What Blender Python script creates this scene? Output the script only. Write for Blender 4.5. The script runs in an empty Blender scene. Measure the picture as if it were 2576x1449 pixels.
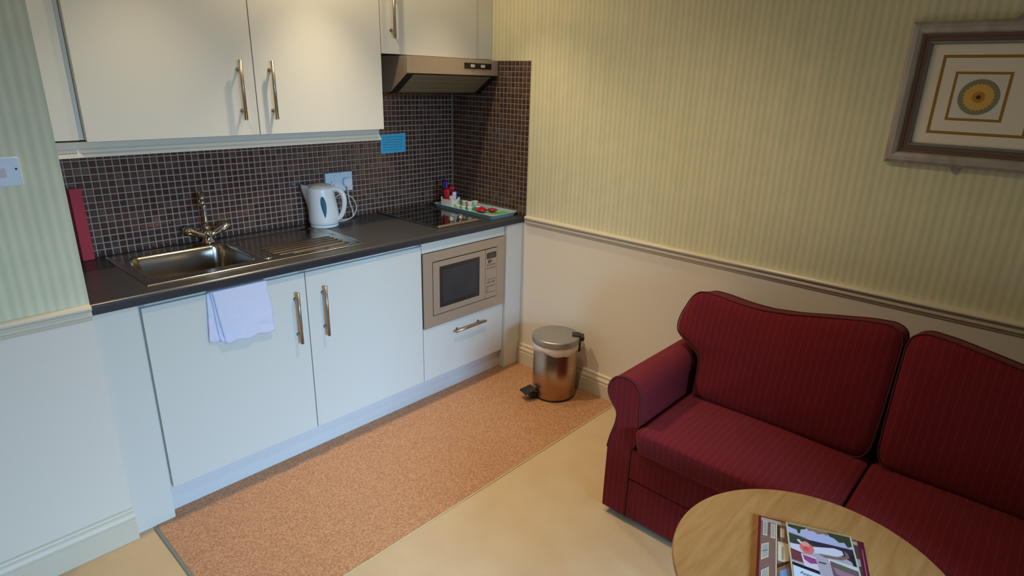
import bpy, bmesh, math, random
from mathutils import Vector, Matrix, noise
random.seed(7)
PI = math.pi
D = bpy.data
scene = bpy.context.scene
COL = scene.collection

# ------------------------------------------------------------------ camera, light, exposure
def lin(c):
    c = c / 255.0
    return c / 12.92 if c <= 0.04045 else ((c + 0.055) / 1.055) ** 2.4
def rgb(t): return (lin(t[0]), lin(t[1]), lin(t[2]), 1.0)

cam_d = D.cameras.new('camera'); cam = D.objects.new('camera', cam_d); COL.objects.link(cam)
yaw, pitch, roll = 0.8335, -0.3286, 0.0270
fw = Vector((math.sin(yaw) * math.cos(pitch), math.cos(yaw) * math.cos(pitch), math.sin(pitch)))
rt = Vector((math.cos(yaw), -math.sin(yaw), 0)); up = rt.cross(fw)
R = rt * math.cos(roll) + up * math.sin(roll); U = up * math.cos(roll) - rt * math.sin(roll)
CAM = Vector((-2.5432, -2.8388, 1.6293))
mw = Matrix(((R.x, U.x, -fw.x, CAM.x), (R.y, U.y, -fw.y, CAM.y), (R.z, U.z, -fw.z, CAM.z), (0, 0, 0, 1)))
cam.matrix_world = mw
FPX = 1524.17
cam_d.sensor_width = 36.0; cam_d.lens = FPX / 2576 * 36.0; cam_d.clip_start = 0.02
scene.camera = cam
def project(p):
    q = Vector(p) - CAM; d = q.dot(fw)
    return 1288 + FPX * q.dot(R) / d, 724.5 - FPX * q.dot(U) / d

vs = scene.view_settings
vs.view_transform = 'Standard'; vs.look = 'None'; vs.gamma = 1.0; vs.use_curve_mapping = False
vs.exposure = 0.5

world = D.worlds.new('world'); scene.world = world; world.use_nodes = True
bg = world.node_tree.nodes['Background']; bg.inputs[0].default_value = (0.55, 0.72, 1.0, 1); bg.inputs[1].default_value = 1.0

def light(name, kind, loc, energy, color, size=0.1, size_y=None, target=None, spot=None, blend=0.5):
    l = D.lights.new(name, kind); l.energy = energy; l.color = color
    o = D.objects.new(name, l); COL.objects.link(o); o.location = loc
    if kind == 'AREA':
        l.shape = 'RECTANGLE' if size_y else 'DISK'; l.size = size
        if size_y: l.size_y = size_y
    else: l.shadow_soft_size = size
    if kind == 'SPOT': l.spot_size = math.radians(spot); l.spot_blend = blend
    if target is not None:
        o.rotation_euler = (Vector(target) - Vector(loc)).to_track_quat('-Z', 'Y').to_euler()
    return o
CEIL = 2.40
WARM = (1.0, 0.79, 0.50)
COOL = (0.38, 0.68, 1.04)
# daylight through the window behind the photographer
light('window_daylight', 'AREA', (-2.9, -8.2, 3.1), 900, COOL, 2.1, 2.2, target=(-2.1, -4.0, 1.2))
# warm ceiling downlights, followed by one added fill spot
for nm, x, beam, spill in (('left', -1.78, 26, 0.8), ('middle', -1.10, 50, 9.0), ('right', -0.42, 19, 2.0)):
    light('downlight_beam_' + nm, 'SPOT', (x, -0.590, 2.34), beam, WARM, 0.024, target=(x + .05, -1.00, 0), spot=84, blend=1.0)
    light('downlight_spill_' + nm, 'SPOT', (x, -0.590, 2.34), spill, WARM, 0.024, target=(x, -0.590, 0), spot=172, blend=0.3)
light('downlight_beam_sofa', 'SPOT', (-1.10, -1.55, 2.34), 32, WARM, 0.03, target=(-.90, -1.45, 0), spot=130, blend=1.0)  # added warm fill that brightens the right wall, not a known fitting

# ------------------------------------------------------------------ materials
MATS = {}
def mat(name, color, rough=0.5, metal=0.0, spec=0.5, coat=0.0, var=None, bump=None, stretch=(1, 1, 1), trans=0.0, alpha=1.0, aniso=0, sheen=0, coatrough=.1):
    """var=(color2, scale, contrast, detail)  bump=(scale, strength, distance)"""
    m = D.materials.new(name); m.use_nodes = True; MATS[name] = m
    nt = m.node_tree; N = nt.nodes; L = nt.links; b = N['Principled BSDF']
    b.inputs['Base Color'].default_value = rgb(color); b.inputs['Roughness'].default_value = rough
    b.inputs['Metallic'].default_value = metal; b.inputs['Specular IOR Level'].default_value = spec
    b.inputs['Coat Weight'].default_value = coat; b.inputs['Coat Roughness'].default_value = coatrough
    b.inputs['Transmission Weight'].default_value = trans; b.inputs['Alpha'].default_value = alpha
    b.inputs['Sheen Weight'].default_value = sheen
    if aniso: b.inputs['Anisotropic'].default_value = aniso
    if var or bump:
        tc = N.new('ShaderNodeTexCoord'); mp = N.new('ShaderNodeMapping'); mp.inputs['Scale'].default_value = stretch
        L.new(tc.outputs['Object'], mp.inputs['Vector'])
    if var:
        n = N.new('ShaderNodeTexNoise'); n.inputs['Scale'].default_value = var[1]; n.inputs['Detail'].default_value = var[3] if len(var) > 3 else 3
        L.new(mp.outputs[0], n.inputs['Vector'])
        r = N.new('ShaderNodeValToRGB'); c = var[2]
        r.color_ramp.elements[0].position = 0.5 - c; r.color_ramp.elements[1].position = 0.5 + c
        r.color_ramp.elements[0].color = rgb(color); r.color_ramp.elements[1].color = rgb(var[0])
        L.new(n.outputs['Fac'], r.inputs[0]); L.new(r.outputs[0], b.inputs['Base Color'])
    if bump:
        n2 = N.new('ShaderNodeTexNoise'); n2.inputs['Scale'].default_value = bump[0]; n2.inputs['Detail'].default_value = 4
        L.new(mp.outputs[0], n2.inputs['Vector'])
        bp = N.new('ShaderNodeBump'); bp.inputs['Strength'].default_value = bump[1]; bp.inputs['Distance'].default_value = bump[2]
        L.new(n2.outputs['Fac'], bp.inputs['Height']); L.new(bp.outputs[0], b.inputs['Normal'])
    return m

def math_node(nt, op, a, b=None, c=None):
    n = nt.nodes.new('ShaderNodeMath'); n.operation = op
    for i, v in enumerate((a, b, c)):
        if v is None: continue
        if isinstance(v, (int, float)): n.inputs[i].default_value = v
        else: nt.links.new(v, n.inputs[i])
    return n.outputs[0]

def mix_color(nt, fac, a, b):
    n = nt.nodes.new('ShaderNodeMix'); n.data_type = 'RGBA'
    for sock, v in ((n.inputs[0], fac), (n.inputs[6], a), (n.inputs[7], b)):
        if isinstance(v, tuple): sock.default_value = v
        elif isinstance(v, (int, float)): sock.default_value = v
        else: nt.links.new(v, sock)
    return n.outputs[2]

def wall_material(name, axis):
    """striped watery wallpaper above the dado rail, smooth cream paint below it"""
    m = D.materials.new(name); m.use_nodes = True; nt = m.node_tree; N = nt.nodes; L = nt.links; b = N['Principled BSDF']
    g = N.new('ShaderNodeNewGeometry'); s = N.new('ShaderNodeSeparateXYZ'); L.new(g.outputs['Position'], s.inputs[0])
    n = N.new('ShaderNodeTexNoise'); n.inputs['Scale'].default_value = 9; n.inputs['Detail'].default_value = 3
    mp = N.new('ShaderNodeMapping'); mp.inputs['Scale'].default_value = (3, 3, 0.35) ; L.new(g.outputs['Position'], mp.inputs[0]); L.new(mp.outputs[0], n.inputs['Vector'])
    wob = math_node(nt, 'MULTIPLY', math_node(nt, 'SUBTRACT', n.outputs['Fac'], 0.5), 0.010)
    co = math_node(nt, 'ADD', s.outputs[axis], wob)
    w = math_node(nt, 'SINE', math_node(nt, 'MULTIPLY', co, 2 * PI / 0.027))
    w2 = math_node(nt, 'SINE', math_node(nt, 'MULTIPLY', co, 2 * PI / 0.108))
    w = math_node(nt, 'ADD', math_node(nt, 'MULTIPLY', w, 0.42), math_node(nt, 'MULTIPLY', w2, 0.10))
    w = math_node(nt, 'ADD', w, 0.5)
    n3 = N.new('ShaderNodeTexNoise'); n3.inputs['Scale'].default_value = 14; n3.inputs['Detail'].default_value = 2
    L.new(g.outputs['Position'], n3.inputs['Vector'])
    w = math_node(nt, 'ADD', w, math_node(nt, 'MULTIPLY', math_node(nt, 'SUBTRACT', n3.outputs['Fac'], .5), .9))
    w = math_node(nt, 'MINIMUM', math_node(nt, 'MAXIMUM', w, 0), 1)
    paper = mix_color(nt, w, rgb((206, 205, 172)), rgb((226, 218, 186)))
    above = math_node(nt, 'GREATER_THAN', s.outputs[2], 0.885)
    col = mix_color(nt, above, rgb((226, 217, 203)), paper)
    L.new(col, b.inputs['Base Color']); b.inputs['Roughness'].default_value = 0.62; b.inputs['Specular IOR Level'].default_value = 0.35
    return m

m_wall_x = wall_material('striped_wallpaper_right', 1)
m_wall_y = wall_material('striped_wallpaper_left', 0)
m_ceiling = mat('ceiling_white', (226, 220, 208), 0.9)
m_paint = mat('plain_wall_paint', (205, 196, 178), 0.8)
m_far = mat('far_room_paint', (150, 134, 112), 0.8)
m_trim = mat('cream_gloss_trim', (212, 202, 182), 0.35, bump=(30, 0.05, 0.001))
m_carpet = mat('beige_carpet', (196, 172, 136), 0.95, spec=0.1, var=((186, 160, 124), 6, 0.3, 6), bump=(420, 0.5, 0.003), sheen=.2)
m_vinyl = mat('cork_speckle_vinyl', (146, 104, 74), 0.42, spec=0.35, var=((188, 142, 104), 150, 0.14, 5), bump=(220, 0.25, 0.0006))
m_strip = mat('aluminium_threshold', (138, 134, 122), 0.45, metal=0.7)
m_seam = mat('pale_seam', (190, 170, 130), 0.5)
m_white = mat('white_laminate', (214, 213, 204), 0.36, spec=0.4, bump=(60, 0.02, 0.001))
m_white_in = mat('white_carcass', (188, 184, 176), 0.5)
m_plinth = mat('white_plinth', (206, 208, 208), 0.4)
m_pelmet = mat('cream_pelmet', (212, 208, 194), 0.4)
m_work = mat('charcoal_worktop', (44, 45, 49), 0.30, spec=0.5, var=((56, 56, 60), 240, 0.12, 5), bump=(300, 0.08, 0.0004))
m_grout = mat('tile_grout', (166, 145, 131), 0.8)
m_tile = [mat('mosaic_tile_brown', (108, 84, 78), 0.13, metal=0.55), mat('mosaic_tile_dark', (96, 75, 69), 0.15, metal=0.55),
          mat('mosaic_tile_grey', (120, 100, 92), 0.17, metal=0.55)]
m_steel = mat('brushed_steel', (168, 160, 150), 0.24, metal=1.0, aniso=0.5, bump=(90, 0.03, 0.0005), stretch=(1, 14, 14))
m_steel_flat = mat('matt_steel_panel', (188, 169, 148), 0.38, metal=0.45)
m_sink = mat('sink_steel', (176, 168, 158), 0.2, metal=1.0)
m_chrome = mat('chrome', (215, 215, 215), 0.06, metal=1.0)
m_handle = mat('satin_steel_handle', (164, 158, 150), 0.36, metal=1.0)
m_glass_hob = mat('black_ceramic_glass', (12, 12, 14), 0.06, spec=0.6, coat=0.5, coatrough=.05)
m_black = mat('black_plastic', (26, 24, 23), 0.4)
m_dark = mat('dark_gap', (34, 24, 20), 0.6)
m_ovenglass = mat('dark_oven_glass', (44, 42, 46), 0.14, spec=0.6, var=((36, 34, 38), 3, .3))
m_lcd = mat('grey_green_display', (70, 74, 58), 0.3)
m_grey_print = mat('grey_print', (96, 84, 72), 0.6)
m_kettle = mat('white_kettle_plastic', (222, 226, 226), 0.28, spec=0.5)
m_lidgrey = mat('pale_grey_plastic', (196, 192, 186), 0.35)
m_blue_win = mat('blue_water_window', (24, 82, 112), 0.45, spec=0.25)
m_cord = mat('white_cord', (214, 212, 204), 0.45)
m_socket = mat('white_socket_plastic', (214, 224, 232), 0.3)
m_hole = mat('socket_hole', (20, 20, 20), 0.8)
m_notice = mat('blue_paper', (78, 190, 236), 0.7)
m_notice_ink = mat('notice_ink', (24, 96, 150), 0.8)
m_red = mat('red_card', (186, 52, 66), 0.55)
m_red2 = mat('red_foil', (184, 24, 44), 0.25, spec=0.7)
m_purple = mat('purple_foil', (52, 30, 122), 0.25, spec=0.7)
m_blue = mat('blue_foil', (36, 48, 140), 0.25, spec=0.7)
m_pale = mat('pale_paper_sachet', (206, 210, 222), 0.5)
m_pink = mat('pink_paper_sachet', (216, 178, 190), 0.5)
m_white_pot = mat('white_pot_plastic', (226, 226, 220), 0.4)
m_beige_pot = mat('beige_pot_plastic', (206, 190, 168), 0.4)
m_tray = mat('green_tray', (124, 206, 168), 0.3, spec=0.5)
m_tray_rim = mat('grey_tray_rim', (158, 180, 186), 0.35)
m_label = mat('green_label', (92, 170, 104), 0.6)
m_brown_pack = mat('brown_biscuit_pack', (176, 140, 108), 0.5)
m_towel = mat('white_lilac_cotton', (214, 216, 236), 0.9, spec=0.1, bump=(260, 0.5, 0.002), sheen=.3)
m_bin = mat('bin_brushed_steel', (180, 150, 126), 0.27, metal=1.0, bump=(70, 0.03, 0.0005), stretch=(10, 10, 1))
m_binlid = mat('bin_lid_steel', (160, 156, 148), 0.38, metal=0.7)
m_liner = mat('translucent_bin_liner', (236, 230, 224), 0.4, spec=.5, alpha=0.9)
m_oak = None
m_gold = mat('gold_line', (158, 116, 44), 0.6)
m_art_cream = mat('art_paper', (236, 226, 212), 0.7)
m_art_white = mat('art_white_square', (226, 222, 214), 0.7)
m_art_yellow = mat('art_petal_yellow', (224, 178, 92), 0.7)
m_art_green = mat('art_grey_green', (140, 134, 112), 0.7)
m_art_brown = mat('art_dark_centre', (74, 56, 36), 0.7)
m_frame_silver = mat('frame_pewter', (184, 180, 178), 0.40, metal=0.25, var=((156, 144, 134), 12, .25), stretch=(1, 2, 1))
m_frame_brown = mat('frame_bronze', (122, 98, 90), 0.35, metal=0.2)
m_frame_blue = mat('frame_blue_slip', (122, 130, 134), 0.35, metal=0.3)
m_pages = mat('cream_pages', (222, 200, 164), 0.8)
m_foot = mat('dark_foot', (60, 50, 44), 0.5)
m_filter = None

def fabric(name, axis, pitch, base=(100, 23, 30), stripe=(130, 46, 50)):
    m = D.materials.new(name); m.use_nodes = True; nt = m.node_tree; N = nt.nodes; L = nt.links; b = N['Principled BSDF']
    g = N.new('ShaderNodeNewGeometry'); s = N.new('ShaderNodeSeparateXYZ'); L.new(g.outputs['Position'], s.inputs[0])
    n = N.new('ShaderNodeTexNoise'); n.inputs['Scale'].default_value = 4; L.new(g.outputs['Position'], n.inputs['Vector'])
    co = math_node(nt, 'ADD', s.outputs[axis], math_node(nt, 'MULTIPLY', n.outputs['Fac'], 0.006))
    fr = math_node(nt, 'FRACT', math_node(nt, 'DIVIDE', co, pitch))
    d = math_node(nt, 'ABSOLUTE', math_node(nt, 'SUBTRACT', fr, 0.5))
    line = math_node(nt, 'LESS_THAN', d, 0.045)
    n2 = N.new('ShaderNodeTexNoise'); n2.inputs['Scale'].default_value = 420; n2.inputs['Detail'].default_value = 1; L.new(g.outputs['Position'], n2.inputs['Vector'])
    line = math_node(nt, 'MULTIPLY', line, math_node(nt, 'MULTIPLY', n2.outputs['Fac'], 1.3))
    n3 = N.new('ShaderNodeTexNoise'); n3.inputs['Scale'].default_value = 7; L.new(g.outputs['Position'], n3.inputs['Vector'])
    basec = mix_color(nt, n3.outputs['Fac'], rgb(base), rgb(tuple(min(255, int(v * 1.12)) for v in base)))
    col = mix_color(nt, line, basec, rgb(stripe))
    L.new(col, b.inputs['Base Color']); b.inputs['Roughness'].default_value = 0.85; b.inputs['Specular IOR Level'].default_value = 0.15
    b.inputs['Sheen Weight'].default_value = 0.05
    bp = N.new('ShaderNodeBump'); bp.inputs['Strength'].default_value = 0.25; bp.inputs['Distance'].default_value = 0.001
    L.new(n2.outputs['Fac'], bp.inputs['Height']); L.new(bp.outputs[0], b.inputs['Normal'])
    return m
m_fab_y = fabric('maroon_pinstripe_lengthwise', 1, 0.0235)
m_fab_x = fabric('maroon_pinstripe_arm', 0, 0.0205)
m_piping = mat('dark_maroon_piping', (78, 14, 20), 0.8)

def oak():
    m = D.materials.new('oak_veneer'); m.use_nodes = True; nt = m.node_tree; N = nt.nodes; L = nt.links; b = N['Principled BSDF']
    tc = N.new('ShaderNodeTexCoord'); mp = N.new('ShaderNodeMapping'); L.new(tc.outputs['Object'], mp.inputs[0])
    mp.inputs['Rotation'].default_value = (0, 0, math.radians(38)); mp.inputs['Scale'].default_value = (1.6, 14, 14)
    n = N.new('ShaderNodeTexNoise'); n.inputs['Scale'].default_value = 2.2; n.inputs['Detail'].default_value = 8; n.inputs['Distortion'].default_value = 1.2
    L.new(mp.outputs[0], n.inputs['Vector'])
    r = N.new('ShaderNodeValToRGB'); e = r.color_ramp.elements; e[0].position = 0.3; e[1].position = 0.7
    e[0].color = rgb((166, 118, 66)); e[1].color = rgb((192, 146, 90)); L.new(n.outputs['Fac'], r.inputs[0])
    mp2 = N.new('ShaderNodeMapping'); mp2.inputs['Rotation'].default_value = (0, 0, math.radians(38)); mp2.inputs['Scale'].default_value = (8, 160, 160); L.new(tc.outputs['Object'], mp2.inputs[0])
    n2 = N.new('ShaderNodeTexNoise'); n2.inputs['Scale'].default_value = 2; n2.inputs['Detail'].default_value = 3; L.new(mp2.outputs[0], n2.inputs['Vector'])
    f = math_node(nt, 'MULTIPLY', n2.outputs['Fac'], 0.55)
    L.new(mix_color(nt, f, r.outputs[0], rgb((150, 104, 58))), b.inputs['Base Color'])
    b.inputs['Roughness'].default_value = 0.36; b.inputs['Specular IOR Level'].default_value = 0.4
    return m
m_oak = oak(); m_oak_edge = mat('oak_edge', (150, 96, 52), 0.45)

def filt():
    m = D.materials.new('perforated_filter'); m.use_nodes = True; nt = m.node_tree; N = nt.nodes; L = nt.links; b = N['Principled BSDF']
    tc = N.new('ShaderNodeTexCoord'); v = N.new('ShaderNodeTexVoronoi'); v.inputs['Scale'].default_value = 95; v.inputs['Randomness'].default_value = 0.0
    L.new(tc.outputs['Object'], v.inputs['Vector'])
    k = math_node(nt, 'LESS_THAN', v.outputs['Distance'], 0.36)
    L.new(mix_color(nt, k, rgb((170, 158, 130)), rgb((104, 94, 76))), b.inputs['Base Color'])
    b.inputs['Metallic'].default_value = 0.45; b.inputs['Roughness'].default_value = 0.3
    bp = N.new('ShaderNodeBump'); bp.inputs['Strength'].default_value = 0.6; bp.inputs['Distance'].default_value = 0.002; L.new(v.outputs['Distance'], bp.inputs['Height']); L.new(bp.outputs[0], b.inputs['Normal'])
    return m
m_filter = filt()

# ------------------------------------------------------------------ building helpers
ORG = {}
def empty(name, loc, label=None, cat=None, group=None):
    o = D.objects.new(name, None); COL.objects.link(o); o.location = loc; o.empty_display_size = 0.05
    ORG[o.name] = Vector(loc)
    if label: o['label'] = label
    if cat: o['category'] = cat
    if group: o['group'] = group
    return o

class B:
    def __init__(s): s.bm = bmesh.new(); s.mi = 0
    def _tag(s, faces):
        for f in faces: f.material_index = s.mi
    def box(s, x0, x1, y0, y1, z0, z1, bev=0.0, seg=2):
        t = bmesh.new(); bmesh.ops.create_cube(t, size=1)
        for v in t.verts: v.co = Vector(((x0 + x1) / 2 + v.co.x * (x1 - x0), (y0 + y1) / 2 + v.co.y * (y1 - y0), (z0 + z1) / 2 + v.co.z * (z1 - z0)))
        if bev: bmesh.ops.bevel(t, geom=t.edges[:], offset=bev, segments=seg, affect='EDGES', profile=0.5)
        s.add(t); return s
    def add(s, t, M=None):
        if M is not None: bmesh.ops.transform(t, matrix=M, verts=t.verts[:])
        vm = [s.bm.verts.new(v.co) for v in t.verts]; t.verts.index_update()
        for f in t.faces:
            try: nf = s.bm.faces.new([vm[v.index] for v in f.verts]); nf.material_index = s.mi; nf.smooth = f.smooth
            except ValueError: pass
        t.free(); return s
    def prism(s, pts, axis, a, b):
        """closed 2d outline extruded along axis; pts are the other two coords in xyz order"""
        def P(p, t): return {'x': (t, p[0], p[1]), 'y': (p[0], t, p[1]), 'z': (p[0], p[1], t)}[axis]
        va = [s.bm.verts.new(P(p, a)) for p in pts]; vb = [s.bm.verts.new(P(p, b)) for p in pts]; n = len(pts)
        s._tag([s.bm.faces.new(va), s.bm.faces.new(vb[::-1])] + [s.bm.faces.new((va[i], vb[i], vb[(i + 1) % n], va[(i + 1) % n])) for i in range(n)])
        return s
    def tube(s, pts, r, seg=10, caps=True, closed=False, rs=None):
        pts = [Vector(p) for p in pts]; n = len(pts); rings = []
        t0 = (pts[1] - pts[0]).normalized(); nrm = t0.orthogonal().normalized()
        for i, p in enumerate(pts):
            if closed: t = (pts[(i + 1) % n] - pts[i - 1]).normalized()
            else: t = (pts[min(i + 1, n - 1)] - pts[max(i - 1, 0)]).normalized()
            nrm = (nrm - t * nrm.dot(t)); nrm = nrm.normalized() if nrm.length > 1e-6 else t.orthogonal().normalized()
            bn = t.cross(nrm); rr = rs[i] if rs else r
            rings.append([s.bm.verts.new(p + (nrm * math.cos(a) + bn * math.sin(a)) * rr) for a in [2 * PI * k / seg for k in range(seg)]])
        m = n if closed else n - 1; fs = []
        for i in range(m):
            A, Bq = rings[i], rings[(i + 1) % n]
            for k in range(seg):
                f = s.bm.faces.new((A[k], A[(k + 1) % seg], Bq[(k + 1) % seg], Bq[k])); f.smooth = True; fs.append(f)
        if caps and not closed: fs += [s.bm.faces.new(rings[0][::-1]), s.bm.faces.new(rings[-1])]
        s._tag(fs); return s
    def lathe(s, prof, c=(0, 0, 0), seg=32, sx=1, M=None, smooth=True):
        t = bmesh.new(); rings = []
        for r, z in prof:
            if r < 1e-6: rings.append([t.verts.new((0, 0, z))])
            else: rings.append([t.verts.new((r * math.cos(2 * PI * k / seg) * sx, r * math.sin(2 * PI * k / seg), z)) for k in range(seg)])
        for A, Bq in zip(rings, rings[1:]):
            for k in range(seg):
                k2 = (k + 1) % seg
                if len(A) == 1 and len(Bq) == 1: continue
                q = [A[0], Bq[k2], Bq[k]] if len(A) == 1 else ([A[k], A[k2], Bq[0]] if len(Bq) == 1 else [A[k], A[k2], Bq[k2], Bq[k]])
                f = t.faces.new(q); f.smooth = smooth
        if M is None: M = Matrix.Translation(Vector(c))
        s.add(t, M); return s
    def poly(s, pts):
        f = s.bm.faces.new([s.bm.verts.new(p) for p in pts]); f.material_index = s.mi; return s
    def obj(s, name, mats, parent=None, label=None, cat=None, kind=None, group=None, bevel=0, keep=False, smooth=None, recalc=True, subsurf=0):
        if recalc: bmesh.ops.recalc_face_normals(s.bm, faces=s.bm.faces[:])
        me = D.meshes.new(name)
        vs_ = s.bm.verts
        lo = Vector((min(v.co.x for v in vs_), min(v.co.y for v in vs_), min(v.co.z for v in vs_)))
        hi = Vector((max(v.co.x for v in vs_), max(v.co.y for v in vs_), max(v.co.z for v in vs_)))
        c = Vector(((lo.x + hi.x) / 2, (lo.y + hi.y) / 2, lo.z))
        for v in vs_: v.co -= c
        if smooth is not None:
            for f in s.bm.faces: f.smooth = smooth
        s.bm.to_mesh(me); s.bm.free()
        if not isinstance(mats, (list, tuple)): mats = [mats]
        for m in mats: me.materials.append(m)
        o = D.objects.new(name, me); COL.objects.link(o); ORG[o.name] = c
        if parent is not None: o.parent = parent; o.location = c - ORG[parent.name]
        else: o.location = c
        if label: o['label'] = label
        if cat: o['category'] = cat
        if kind: o['kind'] = kind
        if group: o['group'] = group
        if bevel:
            md = o.modifiers.new('bevel', 'BEVEL'); md.width = bevel; md.segments = 2; md.limit_method = 'ANGLE'; md.angle_limit = 0.6
        if subsurf:
            md = o.modifiers.new('sub', 'SUBSURF'); md.levels = md.render_levels = subsurf
        return o

def copy_tree(o, parent=None, loc=None):
    c = o.copy(); COL.objects.link(c); c.parent = parent
    if loc is not None: c.location = loc
    for ch in list(o.children): copy_tree(ch, c)
    return c

def smooth_curve(pts, k=6):
    P = [Vector(p) for p in pts]; out = []
    for i in range(len(P) - 1):
        p0, p1, p2, p3 = P[max(i - 1, 0)], P[i], P[i + 1], P[min(i + 2, len(P) - 1)]
        for j in range(k):
            t = j / k
            out.append(0.5 * ((2 * p1) + (p2 - p0) * t + (2 * p0 - 5 * p1 + 4 * p2 - p3) * t * t + (3 * p1 - p0 - 3 * p2 + p3) * t ** 3))
    out.append(P[-1]); return out

def rrect(x0, x1, y0, y1, r, k=5):
    out = []
    for cx, cy, a0 in ((x1 - r, y1 - r, 0), (x0 + r, y1 - r, PI / 2), (x0 + r, y0 + r, PI), (x1 - r, y0 + r, 1.5 * PI)):
        for i in range(k + 1):
            a = a0 + PI / 2 * i / k; out.append((cx + r * math.cos(a), cy + r * math.sin(a)))
    return out

def struct(b, name, m, parent=None, **k): return b.obj(name, m, parent, kind=None if parent else 'structure', **k)

# ------------------------------------------------------------------ the room shell
XL, XW, YR = -4.7, -2.11, -5.2
XE = -2.11
floor = struct(B().box(XL, 0.1, YR, 0.1, -0.1, 0.0), 'floor', m_carpet)
vin = struct(B().box(-2.046, -0.0005, -1.318, -0.0005, 0.0, 0.0022), 'floor', m_vinyl)
struct(B().box(-2.060, -2.046, -1.330, -0.615, 0.0, 0.006, bev=0.002), 'trim_1', m_strip)
struct(B().box(-2.046, -0.016, -1.324, -1.3185, 0.0, 0.0035), 'trim_2', m_seam)
struct(B().box(XL, 0.1, YR, 0.1, CEIL, CEIL + 0.1), 'ceiling', m_ceiling)
struct(B().box(0.0, 0.1, YR, 0.0, 0.0, CEIL), 'wall_right', m_wall_x)
wall_back = struct(B().box(XW, 0.1, 0.0, 0.1, 0.0, CEIL), 'wall_back', m_paint)
wall_right = D.objects['wall_right']
struct(B().box(XL, XW, -0.61, 0.1, 0.0, CEIL), 'wall_left', m_wall_y)
struct(B().box(XL - 0.1, XL, YR, 0.1, 0, CEIL), 'wall_far_left', m_far)
b = B(); b.box(XL, -2.9, YR - 0.1, YR, 0, CEIL); b.box(-1.5, 0.1, YR - 0.1, YR, 0, CEIL); b.box(-2.9, -1.5, YR - 0.1, YR, 0, 0.85); b.box(-2.9, -1.5, YR - 0.1, YR, 2.15, CEIL)
struct(b, 'wall_rear', m_far)
struct(B().box(-1.30, 0.0, YR, -3.75, 0, CEIL), 'wall_daylight_block', m_wall_y)  # unseen wall, added to keep window daylight off the right wall
b = B()
for x in (-2.9, -1.54): b.box(x, x + 0.04, YR - 0.08, YR - 0.03, 0.85, 2.15)
b.box(-2.9, -1.5, YR - 0.08, YR - 0.03, 0.85, 0.9); b.box(-2.9, -1.5, YR - 0.08, YR - 0.03, 2.1, 2.15)
struct(b, 'window_1', m_trim)

def rail_profile():   # (depth out of wall, height) dado rail
    return [(0, .912), (.020, .909), (.024, .903), (.024, .898), (.016, .893), (.011, .889), (.011, .885), (.014, .881), (.014, .874), (.010, .870), (.006, .867), (.006, .862), (.002, .858), (0, .856)]
def skirt_profile():
    return [(0, .0), (.017, .0), (.017, .078), (.014, .081), (.014, .086), (.017, .090), (.0165, .098), (.010, .108), (.0085, .114), (.0105, .119), (.008, .126), (0, .129)]
DZ = .018
prof = [(d, z + .004) for d, z in rail_profile()]
struct(B().prism([(-d, z) for d, z in prof][::-1], 'y', YR, -0.613) if False else B().prism([(-d - 0.0002, z) for d, z in prof], 'y', -3.749, -0.628), 'trim_3', m_trim)
struct(B().prism([(-0.6102 - d, z) for d, z in prof], 'x', XL + .001, -2.1115), 'trim_4', m_trim)
struct(B().prism([(-d - 0.0002, z + .0023) for d, z in skirt_profile()], 'y', -3.749, -0.606), 'baseboard_right', m_trim)
struct(B().prism([(-0.6102 - d, z) for d, z in skirt_profile()], 'x', XL + .001, -2.1115), 'baseboard_left', m_trim)

# ------------------------------------------------------------------ mosaic tiles
PT = 0.0275; TS = 0.0222; TH = 0.0045
def tile_bm(seedmat=0):
    h = TS / 2; i = h - 0.0022; t = bmesh.new()
    b0 = [t.verts.new((x, 0, z)) for x, z in ((-h, -h), (h, -h), (h, h), (-h, h))]
    b1 = [t.verts.new((x, -TH * .55, z)) for x, z in ((-h, -h), (h, -h), (h, h), (-h, h))]
    b2 = [t.verts.new((x, -TH, z)) for x, z in ((-i, -i), (i, -i), (i, i), (-i, i))]
    for A, C in ((b0, b1), (b1, b2)):
        for k in range(4): t.faces.new((A[k], A[(k + 1) % 4], C[(k + 1) % 4], C[k]))
    t.faces.new(b2); bmesh.ops.recalc_face_normals(t, faces=t.faces[:])
    # make sure they face outwards (-y)
    for f in t.faces:
        if f.calc_center_median().y < -TH * .9 and f.normal.y > 0:
            bmesh.ops.reverse_faces(t, faces=t.faces[:]); break
    return t
tile_me = []
for k in range(3):
    t = tile_bm(); me = D.meshes.new('tile'); t.to_mesh(me); t.free(); me.materials.append(m_tile[k]); tile_me.append(me)
tile_verts = [v.co.copy() for v in tile_me[0].vertices]; tile_faces = [tuple(p.vertices) for p in tile_me[0].polygons]

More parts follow.
